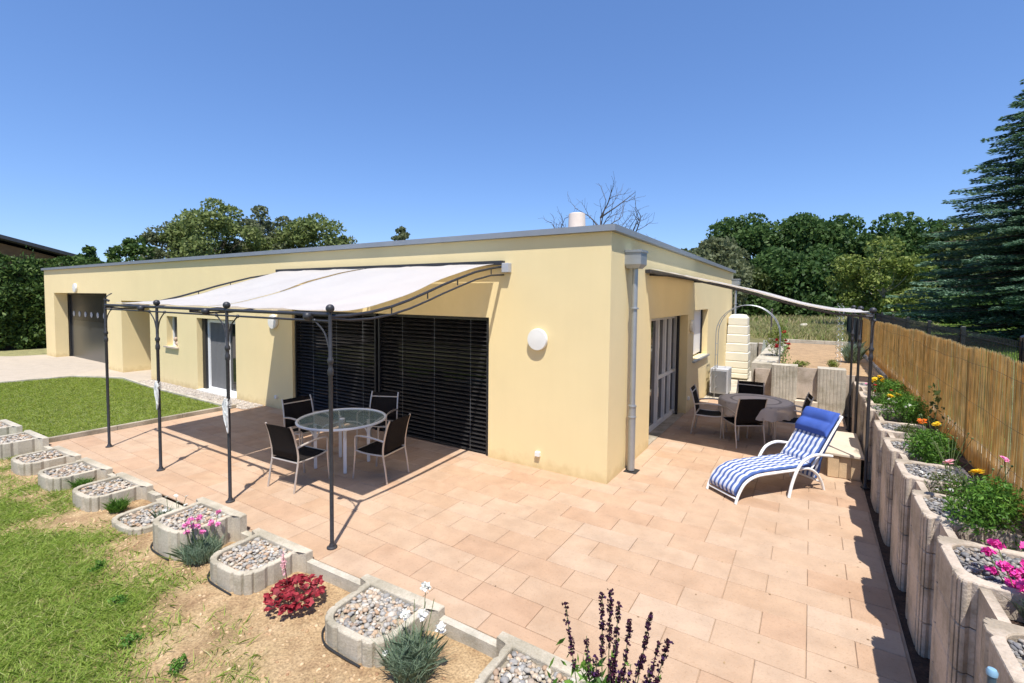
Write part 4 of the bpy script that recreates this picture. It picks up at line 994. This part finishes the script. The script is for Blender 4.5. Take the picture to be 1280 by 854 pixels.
def daisy(root, x, y, z0, z1, r, m, name='flower', petals=16, stem=True):
    b = MB(); lx, ly = random.uniform(-.04, .04), random.uniform(-.04, .04)
    V = []
    for k in range(petals):
        a = 2*PI*k/petals+random.uniform(-.1, .1); c_, s_ = math.cos(a), math.sin(a); w = r*.28; dz = random.uniform(-.1, .25)*r
        V.append([(0,0,0), (c_*r*.6-s_*w, s_*r*.6+c_*w, dz), (c_*r, s_*r, dz*1.5), (c_*r*.6+s_*w, s_*r*.6-c_*w, dz)])
        V.append([(0,0,.004), (c_*r*.4-s_*w, s_*r*.4+c_*w, dz+r*.25), (c_*r*.7, s_*r*.7, dz+r*.2), (c_*r*.4+s_*w, s_*r*.4-c_*w, dz+r*.25)])
    T = np.array(Matrix.Rotation(random.uniform(-.5, .5), 3, 'X') @ Matrix.Rotation(random.uniform(-.5, .5), 3, 'Y'))
    V = np.array(V).reshape(-1, 3) @ T.T + np.array([x+lx, y+ly, z1])
    o = npmesh(name, V, 4, m, root)
    if stem: b.tube(smooth([(x, y, z0), (x+lx*.3, y+ly*.3, (z0+z1)/2), (x+lx, y+ly, z1)], 3), .003, 4); b.build('stem', M['stem'], o)
    return o
def pompon(root, x, y, z0, z1, r, m, n=46, stem=True):
    d = rdir(n, .6)*r*RNG.uniform(.3, 1, (n, 1)); P = d*np.array([1, 1, .7])+np.array([x, y, z1])
    o = npmesh('flower', leaves(P, r*.42, .8), 4, m, root)
    if stem: b = MB(); b.tube([(x*.4, y*.4, z0), (x*.8, y*.8, (z0+z1)/2), (x, y, z1)], .003, 4); b.build('stem', M['stem'], o)
    return o
def spiky(name, loc, r, h, n, m, label, w=.005, cat='plant', lean=.9):
    t = empty(name, loc, 0, label, cat); P = np.zeros((n, 3)); a = RNG.uniform(0, 2*PI, n); q = RNG.uniform(0, 1, n)**.5*r*.6
    P[:, 0] = np.cos(a)*q; P[:, 1] = np.sin(a)*q; P[:, 2] = RNG.uniform(0, .35*h, n)
    npmesh('foliage', blades(P, h*.65, w, lean), 5, m, t); return t
# front bed
p = spiky('carnation', (-2.93,-4.08,-.09), .27, .20, 1700, M['leaf_bluish'], 'blue green carnation clump with pink magenta flowers between two planting stones', .0032)
for k in range(13):
    a = random.uniform(0, 2*PI); q = random.uniform(.04, .22); pompon(p, q*math.cos(a)+.03, q*math.sin(a)+.03, .1, random.uniform(.26, .44), .030, M['petal_pink'])
p = bush('coral_bells', (-1.43,-3.98,-.09), .23, .24, 0+150, .05, M['leaf_red'], 'plant with crimson red scalloped leaves between two planting stones', shape=.5, stem_m=M['stem_red'])
bpy.data.objects.remove([c for c in p.children if c.name.startswith('foliage')][0])
V = []
for k in range(190):
    a = random.uniform(0, 2*PI); q = random.uniform(0, 1)**.6*.25; z = .22-q*.55+random.uniform(-.03, .04); z = max(.02, z); r = random.uniform(.022, .042)
    T = np.array(Matrix.Rotation(random.uniform(-.7, .7), 3, 'X') @ Matrix.Rotation(random.uniform(-.7, .7), 3, 'Y'))
    for s in range(5):
        b0 = 2*PI*s/5; pts = [(0, 0, 0), (math.cos(b0-.62)*r*.7, math.sin(b0-.62)*r*.7, .004), (math.cos(b0)*r, math.sin(b0)*r, 0), (math.cos(b0+.62)*r*.7, math.sin(b0+.62)*r*.7, .004)]
        V.append(np.array(pts) @ T.T + np.array([q*math.cos(a), q*math.sin(a), z]))
npmesh('foliage', np.concatenate(V), 4, M['leaf_red'], p)
for x, y in ((.05,.12),(.0,.10),(.14,.16)):
    P = np.stack([x+RNG.normal(0, .010, 60), y+RNG.normal(0, .010, 60), RNG.uniform(.27, .42, 60)], 1); o = npmesh('flower_spike', leaves(P, .008, .7), 4, M['petal_softpink'], p)
    b = MB(); b.tube([(x*.4, y*.4, 0), (x, y, .42)], .002, 4); b.build('stem', M['stem_red'], o)
p = spiky('carnation', (.02,-3.98,-.09), .25, .26, 1700, M['leaf_bluish'], 'tall grey green carnation with large white flowers at the bottom of the photo', .0034, lean=.95)
for x, y, z in ((-.10,.02,.40),(.06,.05,.44),(.02,.12,.60),(.22,.06,.40),(-.16,-.12,.16)): pompon(p, x, y, .15, z, .040 if z > .2 else .022, M['petal_white'], 70)
for x, y in ((-.06,.08),(.12,.10),(.0,.14)):
    b = MB(); b.tube([(x*.4,y*.4,.1),(x,y,random.uniform(.45,.62))], .003, 4); b.build('bud_stem', M['stem'], p)
p = spiky('daisy_clump', (-3.88,-4.02,-.09), .13, .26, 500, M['leaf_bluish'], 'grey green clump of small white flowers beside the tallest planting stone', .0045, lean=.5)
for k in range(9): daisy(p, random.uniform(-.22, .12), random.uniform(-.05, .22), .1, random.uniform(.22, .38), .028, M['petal_white'], petals=9)
for (x, y, lb) in ((-5.0,-4.12,'small green grassy tuft between the sunken stone and its left neighbour'),(-6.25,-4.12,'small green grassy tuft between two planting stones opposite the left pergola posts')):
    spiky('grass_tuft', (x,y,-.09), .15, .15, 600, M['leaf_plant'], lb, .0035, lean=1.1)
for k, (x, y) in enumerate([(-2.05,-5.0),(-1.45,-4.9),(-2.75,-4.85),(-3.6,-4.75)]):
    bush('weed', (x,y,-.09), .09, .06, 130, .020, M['leaf_plant'], ['leafy weed in bare soil in front of the red leaved plant', 'tallest weed tuft in bare soil near the bottom edge', 'low weed in the soil below the pink carnations', 'low weed in the soil below the sunken stone'][k], 'weed', stems=4, group='weeds in the bare soil')
# salvia
p = empty('salvia', (1.50,-3.95,-.09), 0, 'dark purple salvia flower spikes rising in front of the terrace at the bottom edge', 'plant')
SP = [(-.26,.0,.86),(-.13,.02,.70),(-.03,.0,1.0),(.01,.03,1.02),(.06,.02,.97),(.12,.04,.88),(.24,.02,.97),(.20,-.03,.72),(.30,-.02,.86),(.34,.02,.86),(-.04,-.05,.66),(.05,-.05,.68),(.10,-.04,.62),(.16,-.05,.70),(.27,-.06,.74),(.06,-.02,.75),(-.07,-.02,.60)]
for x, y, z in SP:
    z += .10; bx, by = x*.35, y*.35; n = int(230*z); top = z; low = z-.33-.08*random.random(); tt = np.repeat(RNG.uniform(0, 1, n//5), 5)[:n]; tt = np.round(tt*18)/18
    m_ = len(tt); cx = bx+(x-bx)*((low+(top-low)*tt)/top); cy = by+(y-by)*((low+(top-low)*tt)/top)
    P = np.stack([cx+RNG.normal(0, .006, m_), cy+RNG.normal(0, .006, m_), low+(top-low)*tt], 1)
    P[:, :2] += RNG.normal(0, .004, (m_, 2)); o = npmesh('flower_spike', leaves(P, .0088, .8), 4, M['salvia_purple'], p)
    b = MB(); b.tube([(bx, by, 0), (x, y, top)], [.004, .002], 5); b.build('stem', M['stem'], o)
P = np.stack([RNG.normal(.05, .17, 900), RNG.normal(0, .09, 900), RNG.uniform(.02, .62, 900)], 1); npmesh('foliage', leaves(P, .035, .3, .5), 4, M['leaf_plant'], p)
# right hand planters
PL = [ (-1.78, .30, .36, 'leaf_plant', 'big feathery green bush with a yellow and a pink poppy above it'), (-.82, .24, .17, 'leaf_mid', 'low dark plant with small white blossoms in the right planters'), (.22, .27, .30, 'leaf_plant', 'green bush with orange and yellow daisies in the right planters'),
       (1.15, .22, .17, 'leaf_mid', 'low dark green plant with a thin climbing shoot against the reed'), (2.2, .32, .36, 'leaf_plant', 'tall green bush with yellow flowers behind the nearest iron post'), (3.5, .30, .36, 'leaf_plant', 'yellow flowered green plant by the second iron post'), (4.55, .26, .28, 'leaf_mid', 'small plant with yellow and pink flowers near the far end of the planters') ]
for k, (y, r, h, m, lb) in enumerate(PL):
    t = bush('flowering_plant', (3.56, y, .93), r, h, 4600 if r > .25 else 2000, .018 if r > .25 else .014, M[m], lb, group='plants in the planters along the reed fence', lump=12)
    t.rotation_euler = (0, 0, 0)
    if k == 0: daisy(t, -.08, .12, .2, .50, .055, M['petal_yellow']); daisy(t, -.12, .42, .1, .46, .06, M['petal_softpink'], petals=9); daisy(t, .18, .35, .1, .58, .035, M['petal_pink'], petals=9)
    if k == 1:
        for q in range(16): daisy(t, random.uniform(-.2, .2), random.uniform(-.18, .25), .02, random.uniform(.08, .2), .022, M['petal_white'], petals=6, stem=False)
    if k == 2: daisy(t, -.02, .30, .1, .42, .05, M['petal_orange']); daisy(t, .08, .15, .1, .42, .045, M['petal_yellow']); [daisy(t, random.uniform(-.1, .2), random.uniform(-.2, .1), .1, random.uniform(.12, .26), .02, M['petal_white'], petals=6) for _ in range(6)]
    if k == 3:
        b = MB(); b.tube(smooth([(.1,0,0),(.2,.1,.3),(.24,.15,.6),(.23,.2,.8)], 4), .004, 4); b.build('climbing_shoot', M['stem'], t)
        P = np.stack([.2+RNG.normal(0, .03, 60), .13+RNG.normal(0, .04, 60), RNG.uniform(.2, .75, 60)], 1); npmesh('shoot_leaves', leaves(P, .03, .6), 4, M['leaf_mid'], t)
    if k == 4:
        for q in range(3): daisy(t, -.1+random.uniform(-.08, .08), random.uniform(-.1, .25), .1, random.uniform(.36, .44), .05, M['petal_yellow'])
        for q in range(6): daisy(t, random.uniform(-.15, .15), random.uniform(-.2, .2), .1, random.uniform(.25, .34), .025, M['petal_white'], petals=7)
    if k == 5:
        for q in range(4): daisy(t, random.uniform(-.2, .0), random.uniform(-.2, .25), .1, random.uniform(.32, .5), .05, M['petal_yellow'])
        for q in range(4): daisy(t, random.uniform(-.2, .1), random.uniform(-.2, .3), .1, random.uniform(.25, .4), .03, M['petal_rose'], petals=8)
    if k == 6:
        for q in range(4): daisy(t, random.uniform(-.2, .0), random.uniform(-.2, .25), .1, random.uniform(.2, .42), .045, M['petal_yellow'])
        for q in range(4): daisy(t, random.uniform(-.2, .1), random.uniform(-.2, .3), .1, random.uniform(.15, .3), .03, M['petal_pink'], petals=8)
p = spiky('carnation', (3.60,-2.76,.93), .22, .16, 900, M['leaf_bluish'], 'magenta flowered carnation at the right edge in the stone planters', .005)
for k in range(34): a = random.uniform(0, 2*PI); q = random.uniform(.02, .2); pompon(p, q*math.cos(a)-.05, q*math.sin(a)+.10, .05, random.uniform(.14, .34), .036, M['petal_magenta'])
# loose twiggy stems in the planters
for k, y in enumerate((-1.35,-.35,.35)):
    t = empty('dry_stalks', (3.62,y,.93), 0, ['dry seed stalks beside the big poppy bush', 'dry seed stalks beside the low white flowered plant', 'dry seed stalks beside the orange flowered bush'][k], 'plant'); b = MB()
    for q in range(12): a = random.uniform(0, 6.28); L = random.uniform(.25, .55); b.tube([(0,0,0),(.05*math.cos(a),.05*math.sin(a),L*.5),(.15*math.cos(a),.15*math.sin(a),L)], .0022, 4); b.ball((.15*math.cos(a),.15*math.sin(a),L), .009, 5)
    b.build('stalks', M['stem'], t)
# rose and green plant at the arch
p = bush('climbing_rose', (1.86,7.35,0), .20, 1.7, 700, .03, M['leaf_plant'], 'red climbing rose on the right leg of the metal arch', lump=10, stems=10)
for k in range(9): pompon(p, random.uniform(-.24, .0), random.uniform(-.2, .2), 1.2, random.uniform(1.45, 1.9), .042, M['petal_rose'], 50, stem=False)
bush('green_shrub', (1.62,9.3,1.05), .34, .75, 1400, .035, M['leaf_light'], 'light green leafy plant on the stone edging right of the rose', lump=10)
bush('bed_plant', (2.25,8.2,.92), .22, .15, 400, .03, M['leaf_light'], 'small green plant at the left front of the seed bed', group='small plants at the front of the seed bed')
bush('bed_plant', (2.95,8.3,.92), .16, .20, 400, .03, M['leaf_light'], 'small upright green plant at the right front of the seed bed', group='small plants at the front of the seed bed')
spiky('grass_tuft', (3.45,10.2,.92), .3, .55, 500, M['leaf_bluish'], 'grey green tuft beside the spiral stakes in the seed bed', .01)

pts = [(random.uniform(-8, 3), random.uniform(-3.2, 0), .006) for _ in range(60)]+[(random.uniform(.2, 3), random.uniform(0, 5), .006) for _ in range(30)]+[(random.uniform(2.6, 3.1), random.uniform(-3.2, 5), .006) for _ in range(40)]
P = np.array(pts); a = RNG.uniform(0, 6.28, len(P)); r_ = RNG.uniform(.006, .014, len(P)); A_ = np.stack([np.cos(a)*r_, np.sin(a)*r_, 0*a+.002], 1); B_ = np.stack([-np.sin(a)*r_*.6, np.cos(a)*r_*.6, 0*a], 1)
M['litter'] = island('litter', [(0, (.20, .12, .06)), (.6, (.33, .22, .11)), (1, (.16, .15, .07))], .8)
o = npmesh('leaf_litter', np.stack([P-A_, P+B_, P+A_, P-B_], 1).reshape(-1, 3), 4, M['litter']); tag(o, 'tiny dry leaf crumbs scattered over the terrace slabs', 'litter', kind='stuff')
# ------------------------------------------------------------------ TREES
def limbs(b, base, tips, r0, wob=.12):
    for tp in tips:
        a, c = Vector(base), Vector(tp); L = (c-a).length; mid = a.lerp(c, .5)+Vector([random.uniform(-wob, wob)*L for _ in range(3)]); mid.z = max(mid.z, a.z+.1)
        b.tube(smooth([a, mid, c], 3), [r0*(1-.85*i/6) for i in range(7)], 6)
def tree(name, loc, h, r, ml, label, group=None, trunk=.16, n=7000, size=.16, cz=.55, blobs=26, br=.36, open_=.0, squash=1., mt=None, seedo=0):
    random.seed(100+seedo)
    t = empty(name, loc, 0, label, 'tree', group)
    C = []
    for i in range(blobs):
        d = rdir(1)[0]; q = random.uniform(.35, 1)**.6
        C.append([d[0]*r*q*.80, d[1]*r*q*.80, h*cz + d[2]*q*h*(1-cz)*.88*squash])
    C = np.array(C); C[0] = [0, 0, h*.93]
    lowz = h*.18; C[:, 2] = np.maximum(C[:, 2], lowz)
    k = RNG.integers(0, blobs, n); d = rdir(n, .15); rad = RNG.uniform(.2, 1, (n, 1))**.45; bs = (br*r*RNG.uniform(.7, 1.2, blobs))[k][:, None]
    P = C[k]+d*rad*bs*np.array([1, 1, .72])
    if open_: P = P[RNG.uniform(0, 1, len(P)) > open_]
    npmesh('crown', leaves(P, size, .6, .2), 4, ml, t)
    b = MB(); b.tube(smooth([(0,0,-.2),(random.uniform(-.1,.1)*r,random.uniform(-.1,.1)*r,h*.3),(0,0,h*.62)], 4), [trunk*(1-.6*i/8) for i in range(9)], 8)
    for c_ in C[::2]: limbs(b, (0, 0, min(c_[2]*.55, h*.5)), [tuple(c_)], trunk*.35)
    b.build('trunk', mt or M['bark'], t, True); random.seed(200+seedo); return t
CX, CY = 2.426, -6.456
def pol(az, d): return (CX+d*math.sin(R(az)), CY+d*math.cos(R(az)))
def ht(tan, d, z0): return 2.7+tan*d-z0
gl = 'trees rising behind the flat roof on the left'
for k, (az, d, tn, r, ml, lb, op) in enumerate([
    (-64.3, 40, .172, 3.6, 'leaf_olive', 'tallest green tree behind the roof, left of two round crowned ones', .35),
    (-60.2, 42, .170, 3.0, 'leaf_grey', 'round crowned tree behind the roof between its taller and its lower neighbour', .45),
    (-54.7, 40, .158, 3.3, 'leaf_olive', 'green tree with two tops behind the middle of the roof', .4),
    (-57.6, 41, .128, 2.4, 'leaf_olive', 'low green crown between two taller trees behind the roof', .4),
    (-67.8, 42, .125, 2.8, 'leaf_grey', 'greyish loose tree at the left of the group behind the roof', .5),
    (-71.0, 38, .095, 1.5, 'thuja', 'small dark conifer tip behind the left half of the roof', .3),
    (-74.0, 38, .078, 1.2, 'thuja', 'small conifer tip above the roof corner next to the hedge', .3),
    (-51.9, 41, .120, 2.0, 'leaf_grey', 'small round crown ending the group of trees behind the roof', .5),
    (-45.6, 40, .148, 1.4, 'leaf_grey', 'thin twiggy treetop standing alone above the roof', .6)]):
    x, y = pol(az, d); tree('broadleaf_tree', (x, y, 0), ht(tn, d, 0), r, M[ml], lb, gl, n=17000 if r > 2 else 6000, size=.125, open_=op*.7, seedo=k, cz=.62, br=.30, blobs=46)
gr = 'trees of the wood beyond the meadow'
for k, (az, d, tn, r, ml, lb, op, sz) in enumerate([
    (-9.6, 44, .112, 3.4, 'leaf_grey', 'brownish green tree at the left end of the wood beside the house', .3, .20),
    (-12.5, 50, .088, 3.0, 'leaf_mid', 'low tree half hidden behind the end of the house', .2, .20),
    (-5.8, 60, .150, 5.2, 'leaf_dark', 'high dark tree at the left of the wood top', .12, .26),
    (-1.3, 60, .146, 5.0, 'leaf_dark', 'dark green tree in the middle left of the wood', .1, .26),
    (2.4, 62, .138, 4.8, 'leaf_dark', 'dark green tree right of the middle of the wood', .1, .26),
    (6.4, 60, .132, 4.8, 'leaf_dark', 'dark broad tree at the right side of the wood', .1, .26),
    (10.5, 62, .115, 5.0, 'leaf_mid', 'green tree of the wood half hidden by the spruce', .1, .26),
    (-3.5, 52, .085, 3.8, 'leaf_dark', 'lower dark tree filling the foot of the wood on the left', .1, .24),
    (.6, 52, .080, 3.8, 'leaf_dark', 'lower dark tree filling the foot of the wood in the middle', .1, .24),
    (-7.2, 50, .075, 3.2, 'leaf_mid', 'lower green tree in front of the left end of the wood', .2, .22),
    (14.5, 62, .11, 5., 'leaf_mid', 'tree of the wood behind the spruce', .1, .26),
    (19, 60, .11, 5., 'leaf_mid', 'tree of the wood right of the spruce, outside the frame', .1, .26)]):
    x, y = pol(az, d); tree('woodland_tree', (x, y, 1.), ht(tn, d, 1.), r, M[ml], lb, gr, n=22000, size=sz*.82, open_=op, seedo=30+k, cz=.50, br=.42, blobs=34, trunk=.25, squash=1.05)
x, y = pol(5.6, 36); tree('willow_like_tree', (x, y, 1.05), ht(.098, 36, 1.05), 2.6, M['leaf_light'], 'light green loose tree with pale leaning stems in front of the dark wood', n=16000, size=.10, open_=.25, seedo=60, cz=.52, br=.34, mt=M['pale_bark'], trunk=.12)
b = MB(); x2, y2 = pol(7.0, 33)
# undergrowth along the foot of the wood
P = []
for k in range(60):
    az = random.uniform(-13, 22); d = random.uniform(46, 58); x, y = pol(az, d); q = rdir(420, .2)*RNG.uniform(.2, 1, (420, 1))**.5*np.array([2.1, 1.6, 1.7]); P.append(q+np.array([x, y, 1.9]))
P = np.concatenate(P); P = P[P[:, 2] > 1]; o = npmesh('undergrowth', leaves(P, .24, .6), 4, M['leaf_dark']); tag(o, 'dark mass of bushes at the foot of the wood', 'undergrowth', kind='stuff')
# dead tree behind the roof
t = empty('dead_tree', (*pol(-22.5, 27), 0), 0, 'bare dead tree whose branches stick up behind the chimney', 'tree')
b = MB(); random.seed(11)
def branch(p, d, L, r, dep, bb):
    pts = [p]; q = p.copy(); dd = d.copy()
    for i in range(5):
        dd = (dd+Vector([random.uniform(-.22, .22) for _ in range(3)])+Vector((0, 0, .03))).normalized(); q = q+dd*L/5; pts.append(q.copy())
        if dep and i > 0:
            for _ in range(1 if dep < 3 else 2):
                if random.random() < .85:
                    ax = dd.orthogonal().normalized(); ax.rotate(Matrix.Rotation(random.uniform(0, 6.28), 3, dd)); nd = (dd*.75+ax*.75).normalized(); branch(q.copy(), nd, L*random.uniform(.4, .62), r*.42, dep-1, bb)
    bb.tube(pts, [max(.006, r*(1-.75*i/5)) for i in range(6)], 5)
b.tube([(0,0,0),(.1,.05,2.),(0,0,4.0)], [.3,.24,.2], 8)
b.build('trunk', M['deadwood'], t, True)
rt = Vector((math.cos(R(22.5)), math.sin(R(22.5)), 0))   # unit vector across the view (to the right)
for ux, uz, L in ((-.50,.55,3.2),(.06,1.,3.9),(.55,.60,3.1),(-.85,.30,2.7),(.95,.26,2.8),(.20,.8,2.3)):
    bb = MB(); branch(Vector((0,0,3.6)), (rt*ux+Vector((0,0,uz))).normalized(), L, .12, 3, bb); bb.build('bough', M['deadwood'], t)

# spruce
def spruce(name, loc, h, r, label):
    t = empty(name, loc, 0, label, 'tree'); b = MB(); b.tube([(0,0,-.2),(0,0,h*.5),(0,0,h*.98)], [.24,.14,.02], 8); b.build('trunk', M['bark'], t, True)
    V = []; br = MB(); z = .6
    while z < h*.985:
        f = (1-z/h); L0 = r*min(1, f*1.15+.02)**.9 * (1 if z > 1.5 else .8); nb = int(9+9*f)
        for k in range(nb):
            a = 2*PI*k/nb+random.uniform(-.25, .25)+z*1.7; L = L0*random.uniform(.78, 1.1); zz = z+random.uniform(-.12, .12); ca, sa = math.cos(a), math.sin(a)
            if ca > .55 and L > 1.2: dens = .45
            else: dens = 1.
            ns = max(5, int(L/.105))
            for i in range(ns):
                u = (i+.7)/ns; s = L*u; drop = -.16*s+.055*s*s/(L+.01)*1.2+.05*math.sin(a*3+u*2)
                w = (.10+.34*L*.5*(1-u)*u*2.6)+.05
                cx_, cy_, cz_ = ca*s, sa*s, zz+drop
                for _ in range(int(17*dens)+1):
                    o = random.uniform(-1, 1); px = cx_-sa*o*w; py = cy_+ca*o*w; pz = cz_-abs(o)*w*.22+random.uniform(-.05, .03)
                    ln = random.uniform(.10, .17); da = a+o*.9+random.uniform(-.3, .3); dz = random.uniform(-.25, .25)
                    ex, ey, ez = math.cos(da)*ln, math.sin(da)*ln, dz*ln; wx, wy = -math.sin(da)*.032, math.cos(da)*.032; wz = random.uniform(-.02, .02)
                    V.append([(px, py, pz), (px+ex*.45+wx, py+ey*.45+wy, pz+ez*.4+wz), (px+ex, py+ey, pz+ez), (px+ex*.45-wx, py+ey*.45-wy, pz+ez*.4-wz)])
            br.tube([(0, 0, zz), (ca*L*.5, sa*L*.5, zz-.08*L+.016*L), (ca*L*.95, sa*L*.95, zz-.16*L*.95+.06*L)], [.03, .018, .006], 4)
        z += .34+.04*random.random()
    npmesh('needle_boughs', np.array(V), 4, M['spruce'], t); br.build('branches', M['bark'], t); return t
random.seed(5)
x, y = pol(15.6, 25); spruce('blue_spruce', (x, y, 1.05), ht(.355, 25, 1.05), 4.15, 'large blue green spruce with drooping tiers of boughs at the right edge')

# hedge on the left and the building behind it
random.seed(9)
hd = empty('thuja_hedge', (-29.6,0,0), 0, 'tall dark green thuja hedge left of the garage', 'hedge')
P = []
n = 60000; Y = RNG.uniform(-16, 12, n); top = np.array([4.35+.45*nz(yy, 0, .5, 3.)+.35*nz(yy, 0, 2.2, 6.) for yy in Y]); Zs = RNG.uniform(0, 1, n)**.8*top
Wd = .55+.35*np.sin(PI*np.clip(Zs/top, 0, 1))+.15*np.array([nz(yy, zz, 1.4, 2.) for yy, zz in zip(Y, Zs)])*2
side = RNG.choice([1, 1, 1, -1], n); Xs = side*Wd*RNG.uniform(.75, 1.05, n)*(1-.5*np.clip((Zs/top-.85)/.15, 0, 1))
P = np.stack([Xs, Y, Zs], 1); npmesh('foliage', leaves(P, .115, .45, .5), 4, M['thuja'], hd)
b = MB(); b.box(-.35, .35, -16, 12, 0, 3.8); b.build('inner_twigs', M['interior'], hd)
n = 2400; Y = RNG.uniform(-16, 12, n); k = np.sin(Y*5)+np.sin(Y*2.3); P = np.stack([RNG.normal(0, .15, n), Y, 4.3+np.abs(RNG.normal(0, .30, n))*(k > .9)], 1); npmesh('leading_shoots', leaves(P, .10, .3, 2.), 4, M['thuja'], hd)
# barn
t = empty('barn', (0,0,0), 0, 'neighbouring brown gabled building with a dark roof edge showing above the hedge', 'building')
b = MB(); b.add([(-41,-17.5,0),(-41,6.6,0),(-41,6.6,4.5),(-41,-5.5,7.7),(-41,-17.5,4.5),(-52,-17.5,0),(-52,6.6,0),(-52,6.6,4.5),(-52,-5.5,7.7),(-52,-17.5,4.5)], [(0,1,2,3,4),(9,8,7,6,5),(0,4,9,5),(1,6,7,2)]); b.build('wall', M['wood_brown'], t)
b = MB()
for s in (1, -1):
    y0 = -5.5; y1 = y0+s*12.9; b.add([(-40.1,y0,7.92),(-40.1,y1,4.50),(-53,y1,4.50),(-53,y0,7.92),(-40.1,y0,8.14),(-40.1,y1,4.72),(-53,y1,4.72),(-53,y0,8.14)], [(0,1,2,3),(4,5,6,7),(0,1,5,4),(1,2,6,5),(2,3,7,6),(3,0,4,7)])
b.build('roof', M['rooftile'], t)

# ------------------------------------------------------------------ CAMERA, SUN, SKY
cam_d = bpy.data.cameras.new('camera'); cam = bpy.data.objects.new('camera', cam_d); COL.objects.link(cam); scene.camera = cam
yaw, pitch, roll = R(-32.309), R(2.729), R(.571)
f = Vector((math.sin(yaw)*math.cos(pitch), math.cos(yaw)*math.cos(pitch), -math.sin(pitch))); r = Vector((math.cos(yaw), -math.sin(yaw), 0)); u = r.cross(f)
r2 = r*math.cos(roll)+u*math.sin(roll); u2 = -r*math.sin(roll)+u*math.cos(roll)
cam.matrix_world = Matrix(((r2.x,u2.x,-f.x,2.426),(r2.y,u2.y,-f.y,-6.456),(r2.z,u2.z,-f.z,2.70),(0,0,0,1)))
cam_d.sensor_width = 36; cam_d.lens = 591.5/1280*36; cam_d.shift_y = -26.94/1280; cam_d.clip_end = 2000; cam_d.clip_start = .05
sunv = Vector((.67,-.93,2.52)).normalized(); el = math.asin(sunv.z); az = math.atan2(sunv.x, sunv.y)
sd_ = bpy.data.lights.new('sun', 'SUN'); sd_.energy = 3.6; sd_.angle = R(.53); sd_.color = (1, .955, .88); so = bpy.data.objects.new('sun', sd_); COL.objects.link(so)
so.rotation_euler = sunv.to_track_quat('Z', 'Y').to_euler(); so.location = (5, -8, 20)
w = bpy.data.worlds.new('World'); scene.world = w; w.use_nodes = True; nt = w.node_tree
sky = nt.nodes.new('ShaderNodeTexSky'); sky.sky_type = 'NISHITA'; sky.sun_disc = False; sky.sun_elevation = el; sky.sun_rotation = az; sky.altitude = 300; sky.air_density = 1.0; sky.dust_density = 0; sky.ozone_density = 3
hs = nt.nodes.new('ShaderNodeHueSaturation'); hs.inputs['Saturation'].default_value = 1.1
gm = nt.nodes.new('ShaderNodeGamma'); gm.inputs['Gamma'].default_value = .7
tn = nt.nodes.new('ShaderNodeMix'); tn.data_type = 'RGBA'; tn.blend_type = 'MULTIPLY'; tn.inputs[0].default_value = 1; tn.inputs[7].default_value = (.79, .99, 1.40, 1)
nt.links.new(sky.outputs[0], hs.inputs['Color']); nt.links.new(hs.outputs[0], gm.inputs['Color']); nt.links.new(gm.outputs[0], tn.inputs[6])
nt.links.new(tn.outputs[2], nt.nodes['Background'].inputs[0]); nt.nodes['Background'].inputs[1].default_value = .107
scene.view_settings.view_transform = 'Standard'; scene.view_settings.look = 'None'; scene.view_settings.exposure = .96; scene.view_settings.gamma = 1
